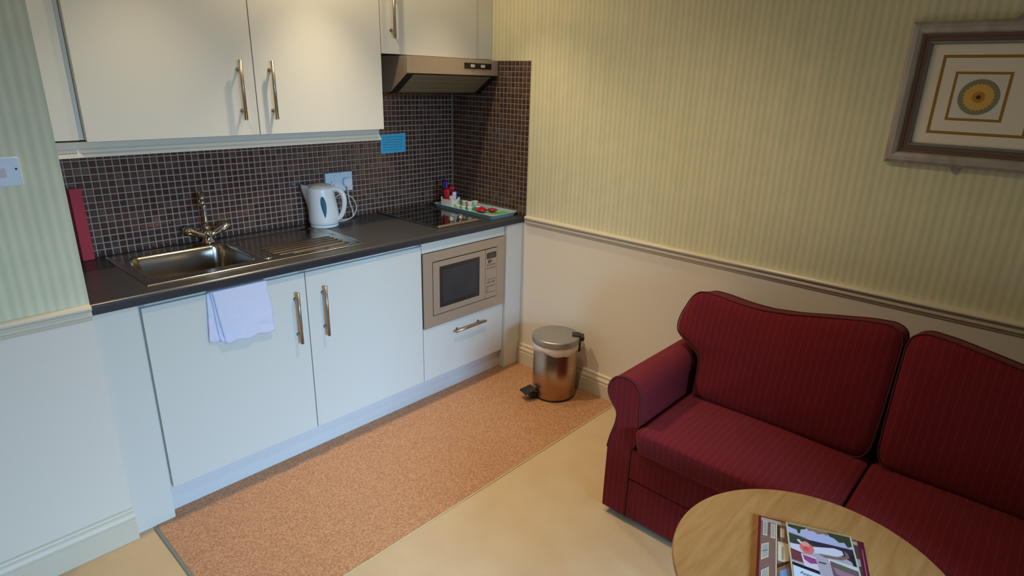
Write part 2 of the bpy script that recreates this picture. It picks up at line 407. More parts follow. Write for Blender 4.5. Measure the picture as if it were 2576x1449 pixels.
def lay_tiles(cells, wall, rotz, back_name):
    """cells: (x,y,z, visible); the 300 largest in the photo are objects, the rest one part"""
    scored = []
    for c in cells:
        p = Vector(c[:3]); s_ = 0
        if c[3]:
            ax = Vector((math.cos(rotz), math.sin(rotz), 0)) * TS
            q = [project(p - ax / 2), project(p + ax / 2), project(p + Vector((0, 0, TS)))]
            s_ = abs(q[1][0] - q[0][0]) * abs(q[2][1] - q[0][1])
            if not (0 < q[0][0] < 2576 and 0 < q[0][1] < 1449): s_ = 0
        scored.append((s_, c))
    scored.sort(key=lambda t: -t[0])
    rest_v, rest_f, rest_m = [], [], []
    for i, (s_, c) in enumerate(scored):
        k = random.choices((0, 1, 2), (5, 4, 2))[0]
        rot = Matrix.Rotation(rotz, 4, 'Z') @ Matrix.Rotation(random.gauss(0, .006), 4, 'X') @ Matrix.Rotation(random.gauss(0, .006), 4, 'Z')
        if i < 300:
            o = D.objects.new('tile', tile_me[k]); COL.objects.link(o); o.parent = wall
            o.location = Vector(c[:3]) - ORG[wall.name]; o.rotation_euler = rot.to_euler()
        else:
            n = len(rest_v); Mx = Matrix.Translation(Vector(c[:3])) @ rot
            rest_v += [Mx @ v for v in tile_verts]; rest_f += [tuple(a + n for a in f) for f in tile_faces]; rest_m += [k] * len(tile_faces)
    me = D.meshes.new(back_name); me.from_pydata([v - ORG[wall.name] for v in rest_v], [], rest_f)
    for m in m_tile: me.materials.append(m)
    me.polygons.foreach_set('material_index', rest_m)
    o = D.objects.new('tiling', me); COL.objects.link(o); o.parent = wall; o['kind'] = 'stuff'; ORG[o.name] = ORG[wall.name]

GY = -0.0030
B().box(-2.109, -0.0032, -0.0030, -0.0002, 0.913, 1.398).obj('grout', m_grout, wall_back)
B().box(-0.737, -0.0032, -0.0030, -0.0002, 1.398, 1.734).obj('grout', m_grout, wall_back)
B().box(-0.0030, -0.0002, -0.6235, -0.0001, 0.913, 1.734).obj('grout', m_grout, wall_right)
cells = []
z0 = 0.9236
SOCK = (-0.887, -0.724, 1.050, 1.160)
for j in range(30):
    z = z0 + j * PT
    if z > 1.734 - TS / 2: break
    for i in range(76):
        x = -0.0185 - i * PT
        if x < -2.108 + TS / 2: break
        if z > 1.398 - TS / 2 and x < -0.737 + TS / 2: continue
        vis = z < 1.345 or x > -0.72
        if SOCK[0] < x < SOCK[1] and SOCK[2] < z < SOCK[3]: vis = False
        if x > -0.62 and z > 1.56: vis = False
        cells.append((x, GY, z, vis))
lay_tiles(cells, wall_back, 0.0, 'tiling')
cells = []
for j in range(30):
    z = z0 + j * PT
    if z > 1.734 - TS / 2: break
    for i in range(22):
        y = -0.0335 - i * PT
        if y < -0.626 + TS / 2: break
        cells.append((GY, y, z, not (z > 1.66 and y > -0.39)))
lay_tiles(cells, wall_right, -PI / 2, 'tiling')

# ------------------------------------------------------------------ kitchen base units
def bar_handle(name, parent, a, b_, stand, r=0.0068, inset=0.035):
    """straight bar from a to b_, held on two posts that reach back by `stand` (a vector)"""
    a, b_, stand = Vector(a), Vector(b_), Vector(stand); d = (b_ - a).normalized()
    q = B(); q.tube([a, a + (b_ - a) * .5, b_], r, 14)
    for p in (a + d * inset, b_ - d * inset): q.tube([p, p + stand * .5, p + stand], 0.0055, 12); q.tube([p + stand * .9, p + stand], .0075, 12)
    return q.obj(name, m_handle, parent, label=None)

def carcass(b, x0, x1, y0, y1, z0, z1, t=0.016, top=True):
    b.box(x0, x0 + t, y0, y1, z0, z1); b.box(x1 - t, x1, y0, y1, z0, z1); b.box(x0 + t, x1 - t, y0, y1, z0, z0 + t)
    b.box(x0 + t, x1 - t, y1 - 0.006, y1, z0 + t, z1)
    if top: b.box(x0 + t, x1 - t, y0, y1, z1 - t, z1)
    return b

ZB, ZT, YF = 0.118, 0.853, -0.583
x_s, x_m, x_r = -1.347, -0.7265, -0.1345
def base_unit(x0, x1, label, hx):
    e = empty('base_cabinet', ((x0 + x1) / 2, -0.3, 0.121), label, 'cabinet', 'white base cabinets under the worktop')
    carcass(B(), x0 + .001, x1 - .001, -0.563, -0.03, 0.121, 0.869, top=False).obj('carcass', m_white_in, e)
    B().box(x0 + .018, x1 - .018, -.5625, -.553, .8400, .8690).obj('top_rail', m_white, e)
    d = B().box(x0 + .002, x1 - .002, YF, YF + .018, ZB, ZT, bev=.0012).obj('door', m_white, e)
    bar_handle('handle', d, (hx, YF - .032, 0.785), (hx, YF - .032, 0.557), (0, .032, 0))
    return e
base_unit(-1.964, x_s, 'white base cabinet with a towel over its door, left of the other base cabinet', -1.401)
base_unit(x_s, x_m, 'white base cabinet with plain door between the towel door and the microwave', -1.274)
# microwave housing
e = empty('oven_housing', (-.43, -.3, .121), 'white built-in unit holding the microwave, with a drawer below', 'cabinet')
carcass(B(), x_m + .001, x_r - .001, -0.563, -0.03, 0.121, 0.869, top=False).obj('carcass', m_white_in, e)
B().box(x_m + .002, x_r - .001, YF, YF + .018, 0.8155, 0.8715, bev=.001).obj('top_panel', m_white, e)
d = B().box(x_m + .002, x_r - .001, YF, YF + .018, ZB, 0.4125, bev=.0012).obj('drawer', m_white, e)
bar_handle('handle', d, (-.531, YF - .032, .355), (-.303, YF - .032, .3565), (0, .032, 0))
# microwave
e = empty('microwave', (-.437, -.4, .415), 'built-in steel microwave with dark glass door', 'microwave')
mx0, mx1, mz0, mz1 = x_m + .003, x_r - .004, .4150, .8130
b = B(); fr = rrect(mx0, mx1, mz0, mz1, .007)
ix0, ix1, iz0, iz1 = -.667, -.199, .474, .765
for a_ in ((mx0, ix0, mz0, mz1), (ix1, mx1, mz0, mz1), (ix0, ix1, mz0, iz0), (ix0, ix1, iz1, mz1)): b.box(a_[0], a_[1], -.592, -.583, a_[2], a_[3])
b.obj('frame', m_steel_flat, e)
B().box(ix0, ix1, -.5835, -.45, iz0, iz1).obj('oven_body', m_dark, e)
dr = B()
dx0, dx1, dz0, dz1 = ix0 + .004, -.2935, iz0 + .005, iz1 - .005
gx0, gx1, gz0, gz1 = -.6215, -.3365, .5100, .7320
for a_ in ((dx0, gx0, dz0, dz1), (gx1, dx1, dz0, dz1), (gx0, gx1, dz0, gz0), (gx0, gx1, gz1, dz1)): dr.box(a_[0], a_[1], -.594, -.584, a_[2], a_[3])
dr = dr.obj('door', m_steel_flat, e)
gl = B().box(gx0, gx1, -.5925, -.584, gz0, gz1).obj('door_glass', m_ovenglass, dr)
B().box(gx0 + .022, gx1 - .022, -.5932, -.5926, gz0 + .022, gz1 - .022).obj('inner_window', mat('oven_inner_window', (58, 60, 64), .18, var=((44, 44, 50), 9, .3)), dr)
cp = B().box(-.2905, ix1 - .004, -.594, -.584, dz0, dz1).obj('control_panel', m_steel_flat, e)
q = B().box(-.2815, -.2105, -.5955, -.5941, .7070, .7390).obj('display', m_dark, cp)
B().box(-.2755, -.2175, -.5962, -.5956, .7120, .7350).obj('display_glass', m_lcd, cp)
q = B(); q.prism([(-.262 + .011 * math.cos(a), .6895 + .011 * math.sin(a)) for a in [k * PI / 8 for k in range(16)]], 'y', -.5948, -.5940)
q.prism([(-.254, .690), (-.236, .701), (-.241, .692), (-.25, .683)], 'y', -.5949, -.5940); q.obj('emblem', mat('dark_emblem', (84, 76, 72), .5), cp)
for zz in (.666, .648, ):
    for k in range(4): B().box(-.279 + k * .018, -.268 + k * .018, -.5950, -.5941, zz, zz + .006, bev=.0003).obj('button', m_grey_print, cp)
for k in range(2): B().box(-.279 + k * .036, -.250 + k * .036, -.5952, -.5941, .581, .588, bev=.0004).obj('button', m_steel, cp)
for k in range(2): B().box(-.279 + k * .036, -.252 + k * .036, -.5952, -.5941, .566, .571, bev=.0004).obj('button', m_grey_print, cp)
q = B(); q.box(-.281, -.212, -.5948, -.5941, .545, .547); q.box(-.281, -.212, -.5948, -.5941, .509, .5105); q.box(-.281, -.2795, -.5948, -.5941, .511, .545); q.obj('open_button_outline', m_dark, cp)
B().box(-.279, -.214, -.5960, -.5941, .512, .5440, bev=.001).obj('open_button', m_steel_flat, cp)

# end panels and plinth
B().box(-2.1085, -1.9775, -.600, -.03, 0.0, 0.8715, bev=.0012).box(-1.9775, -1.9650, -.566, -.03, .12, .8715).obj('end_panel', m_white, None, 'tall white filler panel at the left end of the base cabinets', 'panel')
B().box(-.1330, -.002, -.600, -.03, 0.0023, 0.8715, bev=.0012).obj('end_panel', m_white, None, 'white filler panel between microwave unit and right wall', 'panel')
B().box(-1.9770, -.1335, -.555, -.539, 0.0023, 0.1195, bev=.001).obj('plinth', m_plinth, None, 'long white kickboard recessed under the base cabinets', 'kickboard')

# ------------------------------------------------------------------ worktop
WZ0, WZ1, WY0 = 0.8735, 0.9115, -0.612
SX0, SX1, SY0, SY1 = -1.905, -1.012, -.523, -.060
b = B()
r = .012
pr = [(SY0, WZ0), (SY0, WZ1)]
pr += [(WY0 + r - r * math.sin(a), WZ1 - r + r * math.cos(a)) for a in [PI / 2 * k / 6 for k in range(7)]]
pr += [(WY0 + r * .5 - r * .5 * math.cos(a), WZ0 + r * .5 - r * .5 * math.sin(a)) for a in [PI / 2 * k / 4 for k in range(5)]]
b.prism(pr, 'x', -2.1085, -.0036)
b.box(-2.1085, -.0036, SY1, -.0036, WZ0, WZ1)
b.box(-2.1085, SX0, SY0, SY1, WZ0, WZ1); b.box(SX1, -.0036, SY0, SY1, WZ0, WZ1)
b.obj('worktop', m_work, None, 'long charcoal laminate worktop with rounded front edge', 'worktop')
B().prism([(-2.1085, -.6135), (-2.1035, -.6135), (-2.1035, -.605), (-2.1085, -.605)], 'z', .875, .876).bm.free()

# ------------------------------------------------------------------ sink
e = empty('kitchen_sink', (-1.46, -.29, WZ1), 'stainless steel inset sink with bowl on the left and ribbed drainer', 'sink')
sx0, sx1, sy0, sy1 = -1.919, -.998, -.537, -.046
NX, NY = 240, 128
def sd_rr(x, y, cx, cy, hx, hy, r):
    dx, dy = abs(x - cx) - hx + r, abs(y - cy) - hy + r
    return math.hypot(max(dx, 0), max(dy, 0)) + min(max(dx, dy), 0) - r
def ss(a, b_, t): t = max(0, min(1, (t - a) / (b_ - a))); return t * t * (3 - 2 * t)
def sink_h(x, y):
    de = min(x - sx0, sx1 - x, y - sy0, sy1 - y)
    h = .0045 * math.sin(min(de / .009, 1) * PI / 2) - .0020 * ss(.010, .020, de)
    sdb = sd_rr(x, y, -1.677, -.300, .200, .175, .060)
    h -= .150 * ss(0.0, .026, -sdb) + .0015 * ss(-.004, .006, -sdb)
    if sdb < -.03: h -= .010 * ss(.03, .17, -sdb)
    # the shallow tray of the drainer
    sdd = sd_rr(x, y, -1.245, -.295, .225, .190, .035)
    h -= .005 * ss(0, .022, -sdd)
    # ribs along x, shorter towards the back
    if -1.40 < x < -1.06 and -.490 < y < -.290:
        yy = (y + .485) / .034; L = .13 + .16 * min(1, max(0, (y + .50) / .13))
        xm = -1.235; w = ss(L, L - .03, abs(x - xm + (y + .37) * .25))
        h += .0052 * w * max(0, math.cos(2 * PI * yy)) ** 0.7
    if -1.40 < x < -1.06 and -.290 < y < -.14:
        yy = (y + .485) / .034; h += .0010 * max(0, math.cos(2 * PI * yy)) * ss(.15, .11, abs(x + 1.24))
    return h
vs_ = []; fs_ = []
for j in range(NY + 1):
    for i in range(NX + 1):
        x = sx0 + (sx1 - sx0) * i / NX; y = sy0 + (sy1 - sy0) * j / NY
        vs_.append((x + 1.46, y + .29, sink_h(x, y) + .0006))
for j in range(NY):
    for i in range(NX):
        a = j * (NX + 1) + i; fs_.append((a, a + 1, a + NX + 2, a + NX + 1))
me = D.meshes.new('basin_and_drainer'); me.from_pydata(vs_, [], fs_); me.materials.append(m_sink)
me.polygons.foreach_set('use_smooth', [True] * len(fs_))
o = D.objects.new('basin_and_drainer', me); COL.objects.link(o); o.parent = e; ORG[o.name] = ORG[e.name]
md = o.modifiers.new('thick', 'SOLIDIFY'); md.thickness = .0006; md.offset = -1
zb = WZ1 - .158
B().lathe([(0, zb + .001), (.020, zb + .001), (.024, zb + .003), (.038, zb + .0035), (.041, zb + .001)], (-1.690, -.30, 0)).obj('waste_outlet', m_chrome, e)
B().lathe([(0, 0), (.020, .0), (.020, .004), (.015, .006), (0, .006)], (-1.447, -.475, WZ1 + .001)).obj('waste_control', m_chrome, e)
# mixer tap
tx, ty, tz = -1.523, -.078, WZ1 + .0045
e = empty('mixer_tap', (tx, ty, tz), 'chrome twin-handle mixer tap with tall curved spout behind the sink', 'tap')
B().lathe([(0, 0), (.027, 0), (.027, .004), (.022, .008), (.0205, .030), (.023, .036), (.021, .052), (.013, .060), (0, .061)], (tx, ty, tz), 28).obj('body', m_chrome, e)
v1 = Vector((tx, ty, tz + .055))
dirx = Vector((-.36, -.93, 0)).normalized()
path = [v1, v1 + Vector((0, 0, .04)), v1 + Vector((0, 0, .095)), v1 + Vector((-.002, 0, .125)) + dirx * .004]
for k in range(1, 9):
    a = PI * .86 * k / 8; path.append(v1 + Vector((-.002, 0, .128)) + dirx * (.046 * (1 - math.cos(a))) + Vector((0, 0, .046 * math.sin(a))))
b = B(); b.tube(path, .0095, 14); b.tube([path[-1], path[-1] + (path[-1] - path[-2]).normalized() * .022], .0125, 14); b.obj('spout', m_chrome, e)
B().lathe([(.0135, 0), (.0145, .004), (.0145, .018), (.012, .022), (.0095, .024)], tuple(v1), 20).obj('collar', m_chrome, e)
def cross_handle(dv, lab):
    dv = Vector(dv).normalized(); base = Vector((tx, ty, tz + .026))
    Mx = Matrix.Translation(base) @ dv.to_track_quat('Z', 'Y').to_matrix().to_4x4()
    q = B(); q.lathe([(0, .008), (.0125, .008), (.0135, .020), (.0125, .030), (.0135, .036), (.0165, .050), (.0205, .074), (.0225, .092), (.0220, .098), (.0165, .102), (.0150, .106), (.009, .109), (0, .110)], M=Mx, seg=28)
    return q.obj('handle', m_chrome, e)
cross_handle((-.86, -.08, .42), ''); cross_handle((.84, -.10, .44), '')

# ------------------------------------------------------------------ hob
e = empty('hob', (-.42, -.27, WZ1), 'small black ceramic hob in a steel rim, set into the worktop', 'hob')
hx0, hx1, hy0, hy1 = -.578, -.272, -.545, -.030; hz = WZ1 + .0004
b = B()
for a_ in ((hx0, hx0 + .009, hy0, hy1), (hx1 - .009, hx1, hy0, hy1), (hx0 + .009, hx1 - .009, hy0, hy0 + .011), (hx0 + .009, hx1 - .009, hy1 - .009, hy1)): b.box(a_[0], a_[1], a_[2], a_[3], hz, hz + .0075, bev=.002)
b.obj('rim', m_steel, e)
B().box(hx0 + .009, hx1 - .009, hy0 + .030, hy1 - .009, hz, hz + .0055).obj('glass_plate', m_glass_hob, e)
B().box(hx0 + .009, hx1 - .009, hy0 + .011, hy0 + .030, hz, hz + .0050).obj('front_channel', m_steel_flat, e)
B().box(hx0 + .014, hx1 - .014, hy0 + .027, hy0 + .033, hz + .0056, hz + .0095, bev=.0015).obj('front_rail', m_handle, e)
m_ring = mat('burner_ring_print', (60, 60, 62), .3)
for (cx, cy, rr) in ((-.425, -.135, .082), (-.425, -.315, .066)):
    b = B(); b.lathe([(rr - .0016, 0), (rr, 0)], (cx, cy, hz + .0057), 48); b.obj('burner_ring', m_ring, e, recalc=False)
for (cx, cy) in ((-.408, -.447), (-.336, -.441)):
    B().lathe([(0, 0), (.019, 0), (.019, .003), (.015, .005), (.0145, .018), (.012, .021), (0, .0215)], (cx, cy, hz + .0056), 24).obj('knob', m_chrome, e)

# ------------------------------------------------------------------ upper units
UY = -0.3385; UZ = 1.395; UT = 2.14
B().box(-2.1085, -1.9860, -.326, -.004, UZ + .006, UT, bev=.001).box(-1.9860, -1.9695, -.3100, -.004, UZ + .006, UT).obj('end_panel', m_white, None, 'tall white filler panel left of the wall cabinets', 'panel')
def wall_unit(x0, x1, z0, label, hx, hz0, hz1, door_z0):
    e = empty('wall_cabinet', ((x0 + x1) / 2, -.16, z0), label, 'cabinet', 'white wall cabinets above the worktop')
    carcass(B(), x0 + .001, x1 - .001, -0.3185, -0.0045, z0 + .001, UT).obj('carcass', m_white_in, e)
    d = B().box(x0 + .002, x1 - .002, UY, UY + .018, door_z0, UT, bev=.0012).obj('door', m_white, e)
    bar_handle('handle', d, (hx, UY - .032, hz1), (hx, UY - .032, hz0), (0, .032, 0))
    return e
wall_unit(-1.9690, -1.3570, 1.400, 'large white wall cabinet nearest the left wall, handle on its right edge', -1.4225, 1.457, 1.682, UZ)
wall_unit(-1.3570, -.7385, 1.400, 'large white wall cabinet above the kettle, handle on its left edge', -1.293, 1.456, 1.683, UZ)
wall_unit(-.7370, -.1205, 1.7375, 'shorter white wall cabinet directly above the cooker hood', -.680, 1.806, 2.03, 1.7375)
B().box(-.1195, -.002, -.333, -.004, 1.7385, UT, bev=.001).obj('end_panel', m_white, None, 'narrow white filler panel beside the cabinet over the hood', 'panel')
b = B(); b.prism([(-.302, 1.3935), (-.300, 1.372), (-.305, 1.366), (-.307, 1.358), (-.316, 1.352), (-.318, 1.342), (-.285, 1.342), (-.285, 1.3935)], 'x', -2.1085, -.7440)
b.obj('pelmet', m_pelmet, None, 'long cream moulded pelmet under the two large wall cabinets', 'pelmet')

# ------------------------------------------------------------------ cooker hood
e = empty('cooker_hood', (-.32, -.2, 1.56), 'slim steel cooker hood with sloping mesh underside', 'cooker hood')
hl, hr = -.632, -.0075
side = [(-.008, 1.7335), (-.388, 1.7335), (-.390, 1.656), (-.255, 1.566), (-.008, 1.566)]
B().prism(side, 'x', hl, hl + .004).obj('side_panel', m_steel_flat, e); B().prism(side, 'x', hr - .004, hr).obj('side_panel', m_steel_flat, e)
B().box(hl + .004, hr - .004, -.392, -.384, 1.655, 1.7335, bev=.001).obj('front_panel', m_steel_flat, e)
B().box(hl + .004, hr - .004, -.384, -.010, 1.724, 1.733).obj('top_plate', m_steel_flat, e)
b = B(); b.prism([(-.384, 1.652), (-.380, 1.657), (-.248, 1.569), (-.252, 1.563)], 'x', hl + .045, hr - .045); b.obj('filter', m_filter, e)
b = B(); b.prism([(-.386, 1.650), (-.380, 1.659), (-.244, 1.568), (-.250, 1.558)], 'x', hl + .004, hl + .045); b.prism([(-.386, 1.650), (-.380, 1.659), (-.244, 1.568), (-.250, 1.558)], 'x', hr - .045, hr - .004)
b.box(hl + .004, hr - .004, -.252, -.244, 1.556, 1.566); b.box(hl + .004, hr - .004, -.389, -.381, 1.648, 1.656); b.obj('filter_surround', m_black, e)
B().box(hl + .004, hr - .004, -.244, -.010, 1.562, 1.566).obj('bottom_plate', m_steel_flat, e)
sp = B().box(-.2620, -.0640, -.3945, -.392, 1.6860, 1.7150, bev=.001).obj('switch_strip', m_black, e)
for x in (-.205, -.130): B().box(x - .014, x + .014, -.3985, -.3946, 1.693, 1.708, bev=.001).obj('slider', m_lidgrey, sp)
for x in (-.250,): B().box(x, x + .002, -.3950, -.3946, 1.699, 1.702).obj('mark', m_lidgrey, sp)

# ------------------------------------------------------------------ kettle, socket, cord
kc = Vector((-.962, -.108, WZ1 + .0003)); e = empty('kettle', kc, 'white jug kettle with blue water window standing by the drainer', 'kettle')
hd = Vector((.672, -.74, 0)); sd_ = -hd
ang = math.atan2(hd.y, hd.x); MK = Matrix.Translation(kc) @ Matrix.Rotation(ang, 4, 'Z')
B().lathe([(0, 0), (.066, 0), (.069, .004), (.069, .012), (.066, .014), (0, .014)], M=MK, seg=40).obj('base', m_kettle, e)
b = B(); t = bmesh.new(); seg = 48; zs = [.015, .022, .035, .06, .09, .12, .15, .172, .186, .196]
rad = [.0700, .0735, .0745, .0738, .0715, .0690, .0665, .0655, .0648, .0630]; rings = []
for z, rr in zip(zs, rad):
    ring = []
    for k in range(seg):
        a = 2 * PI * k / seg; x, y = rr * math.cos(a), rr * math.sin(a)
        # the spout is drawn out of the -x side towards the top
        w = max(0, -math.cos(a)) ** 14; g = ss(.06, .196, z)
        lean = -.010 * g
        x = x - .034 * w * g + lean
        ring.append(t.verts.new((x, y * (1 - .25 * w * g), z + .010 * w * g)))
    rings.append(ring)
for A, C in zip(rings, rings[1:]):
    for k in range(seg): f = t.faces.new((A[k], A[(k + 1) % seg], C[(k + 1) % seg], C[k])); f.smooth = True
t.faces.new(rings[0][::-1]); t.faces.new(rings[-1])
b.add(t, MK); b.obj('body', m_kettle, e)
b = B(); t = bmesh.new(); rings = []
for rr, z in ((.0615, .1965), (.060, .202), (.050, .208), (.030, .213), (.0, .215)):
    if rr == 0: rings.append([t.verts.new((-.010, 0, z))]); continue
    rings.append([t.verts.new((rr * math.cos(2 * PI * k / seg) - .010 - .026 * max(0, -math.cos(2 * PI * k / seg)) ** 14 * rr / .06, rr * math.sin(2 * PI * k / seg), z - .004 * (math.cos(2 * PI * k / seg) < -.7))) for k in range(seg)])
for A, C in zip(rings, rings[1:]):
    for k in range(seg):
        f = t.faces.new((A[k], A[(k + 1) % seg], C[0]) if len(C) == 1 else (A[k], A[(k + 1) % seg], C[(k + 1) % seg], C[k])); f.smooth = True
b.add(t, MK); b.obj('lid', m_lidgrey, e)
hp = smooth_curve([(.050, 0, .188), (.078, 0, .186), (.100, 0, .165), (.107, 0, .130), (.102, 0, .090), (.088, 0, .055), (.070, 0, .035)], 5)
b = B(); b.tube([MK @ Vector(p) for p in hp], .0115, 12, rs=[.013 - .004 * abs(i / (len(hp) - 1) - .45) for i in range(len(hp))]); b.obj('handle', m_kettle, e)
b = B(); wa = math.radians(-90 + 22); pts = []
outline = [(.0, .160), (.0065, .155), (.0095, .140), (.0100, .120), (.0085, .095), (.0055, .072), (0, .055), (-.0055, .072), (-.0085, .095), (-.0100, .120), (-.0095, .140), (-.0065, .155)]
def on_body(u, z, off=.0016):
    k = max(i for i in range(len(zs) - 1) if zs[i] <= z); rr = rad[k] + (rad[k + 1] - rad[k]) * (z - zs[k]) / (zs[k + 1] - zs[k]); a = wa + u / rr
    g = ss(.06, .196, z)
    return MK @ Vector(((rr + off) * math.cos(a) - .010 * g, (rr + off) * math.sin(a), z))
g = []
for k in range(25):
    z = .055 + .105 * k / 24; t_ = k / 24; w_ = .0125 * math.sin(PI * (1 - t_) ** .70) ** .75 if 0 < t_ < 1 else .0003
    g.append([b.bm.verts.new(on_body(w_ * (i_ / 3 - 1), z)) for i_ in range(7)])
for A, C in zip(g, g[1:]):
    for k in range(6): b.bm.faces.new((A[k], A[k + 1], C[k + 1], C[k])).smooth = True
b.obj('water_window', m_blue_win, e)
B().box(-.0005, .0005, -.0005, .0005, 0, .001).bm.free()
cordp = smooth_curve([(-.769, -.036, 1.088), (-.770, -.034, 1.045), (-.762, -.036, .995), (-.752, -.040, .950), (-.760, -.050, .921), (-.800, -.060, .9155), (-.835, -.055, .918), (-.858, -.035, .945), (-.862, -.022, .985), (-.845, -.018, 1.020), (-.810, -.018, 1.040), (-.768, -.018, 1.036), (-.735, -.020, 1.012), (-.718, -.024, .975), (-.728, -.034, .942), (-.765, -.055, .921), (-.815, -.080, .9155), (-.870, -.085, .9155), (-.905, -.088, .918)], 6)
B().tube(cordp, .0032, 8).obj('cord', m_cord, e)
pl = B(); pl.lathe([(0, -.038), (.018, -.038), (.023, -.034), (.024, -.017), (0, -.017)], M=Matrix.Translation((-.766, 0, 1.106)) @ Matrix.Rotation(-PI / 2, 4, 'X') @ Matrix.Scale(-1, 4, (0, 0, 1)) @ Matrix.Scale(-1, 4, (1, 0, 0)), seg=24)
pl.bm.free()
pl = B(); pr2 = rrect(-.790, -.742, 1.082, 1.128, .018); pl.prism(pr2, 'y', -.038, -.0172); pl.box(-.774, -.764, -.042, -.030, 1.062, 1.085, bev=.002); pl.obj('plug', m_socket, e, bevel=.002)
e = empty('wall_socket', (-.806, -.006, 1.055), 'white double plug socket on the mosaic tiles behind the kettle', 'socket')
sk = B(); sk.prism(rrect(-.886, -.727, 1.0565, 1.1555, .005), 'y', -.0168, -.0068); sk = sk.obj('plate', m_socket, e, bevel=.0015)
B().box(-.8905, -.7225, -.0074, -.0062, 1.052, 1.160).obj('gasket', mat('grey_blue_gasket', (92, 104, 112), .6), e)
for (x, z, w, h) in ((-.8545, 1.108, .0035, .009), (-.8655, 1.093, .006, .004), (-.8415, 1.093, .006, .004)): B().box(x - w / 2, x + w / 2, -.0172, -.0166, z - h / 2, z + h / 2).obj('socket_hole', m_hole, e)
for x in (-.828, -.790): B().box(x - .006, x + .006, -.0195, -.0166, 1.130, 1.144, bev=.001).obj('rocker_switch', m_socket, e)
B().box(-.800, -.795, -.0172, -.0166, 1.1475, 1.1495).obj('switch_mark', m_hole, e)

# notice on the tiles
e = empty('notice', (-.445, -.008, 1.234), 'bright blue paper notice stuck on the tiles below the hood', 'notice')
B().prism([(-.5315, 1.2325), (-.3605, 1.2345), (-.3580, 1.3385), (-.5290, 1.3345)], 'y', -.0092, -.0080).obj('sheet', m_notice, e)
random.seed(3); q = B()
for k in range(6):
    z = 1.318 - k * .0135; x = -.515
    while x < -.385:
        w = random.uniform(.008, .020); q.box(x, min(x + w, -.375), -.00945, -.00925, z, z + .0028); x += w + .005
q.obj('printed_lines', m_notice_ink, e)

# red folder in the left corner
e = empty('folder', (-1.98, -.1, WZ1), 'slim red box file standing upright at the left end of the worktop', 'folder')
MF = Matrix.Translation((-1.9690, -.0400, WZ1 + .0006)) @ Matrix.Rotation(math.radians(6), 4, 'Z')
def mbox(b, x0, x1, y0, y1, z0, z1, M, bev=0.0):
    t = B().box(x0, x1, y0, y1, z0, z1, bev=bev); tt = t.bm; b.add(tt, M)
q = B(); mbox(q, -.0205, .0205, 0.0, .003, 0, .285, MF, .001); mbox(q, -.0205, -.0180, .003, .030, 0, .285, MF); mbox(q, .0180, .0205, .003, .028, 0, .285, MF); q.obj('cover', m_red, e)
q = B(); mbox(q, -.0175, .0175, .004, .027, .003, .280, MF); q.obj('paper_stack', m_pages, e)

# ------------------------------------------------------------------ tea tray and what stands on it
TX0, TX1, TY0, TY1 = -.2250, -.0120, -.5750, -.0700; TZ = .9185
e = empty('tea_tray', (-.118, -.32, WZ1), 'green rectangular tray with a grey rim at the right end of the worktop', 'tray')
b = B(); b.prism(rrect(TX0 + .014, TX1 - .014, TY0 + .014, TY1 - .014, .02), 'z', WZ1 + .0004, TZ); b.obj('tray_bottom', m_tray, e)
b = B(); n = 24; ro = rrect(TX0, TX1, TY0, TY1, .022); ri = rrect(TX0 + .008, TX1 - .008, TY0 + .008, TY1 - .008, .020); rb = rrect(TX0 + .016, TX1 - .016, TY0 + .016, TY1 - .016, .018)
V = lambda P, z: [b.bm.verts.new((x, y, z)) for x, y in P]
r0, r1, r2, r3 = V(rrect(TX0 + .013, TX1 - .013, TY0 + .013, TY1 - .013, .02), TZ - .003), V(ro, TZ + .014), V(ri, TZ + .015), V(rb, TZ + .0006)
for A, C in ((r0, r1), (r1, r2), (r2, r3)):
    for k in range(len(A)): b.bm.faces.new((A[k], A[(k + 1) % len(A)], C[(k + 1) % len(A)], C[k])).smooth = False
b.obj('tray_rim', m_tray_rim, e)
TB = TZ + .0008
B().box(-.150, -.035, -.548, -.470, TB - .0006, TB + .0006).obj('paper_liner', m_label, e)
# caddy
e = empty('sachet_caddy', (-.165, -.19, TB), 'small white open caddy holding sachets on the tea tray', 'caddy')
def caddy(x0, x1, y0, y1, h):
    q = B(); t = .0025
    q.prism([(x0, TB), (x1, TB), (x1, TB + h * 1.05), ((x0 + x1) / 2, TB + h * .72), (x0, TB + h)], 'y', y0, y0 + t)
    q.prism([(x0, TB), (x1, TB), (x1, TB + h * 1.05), ((x0 + x1) / 2, TB + h * .85), (x0, TB + h)], 'y', y1 - t, y1)
    q.box(x0, x0 + t, y0 + t, y1 - t, TB, TB + h * .8); q.box(x1 - t, x1, y0 + t, y1 - t, TB, TB + h); q.box(x0 + t, x1 - t, y0 + t, y1 - t, TB, TB + .003)
    q.box(x0 + t, x1 - t, (y0 + y1) / 2 - .001, (y0 + y1) / 2 + .001, TB + .003, TB + h * .8)
    return q
caddy(-.205, -.140, -.222, -.130, .058).obj('caddy_body', m_white_pot, e)
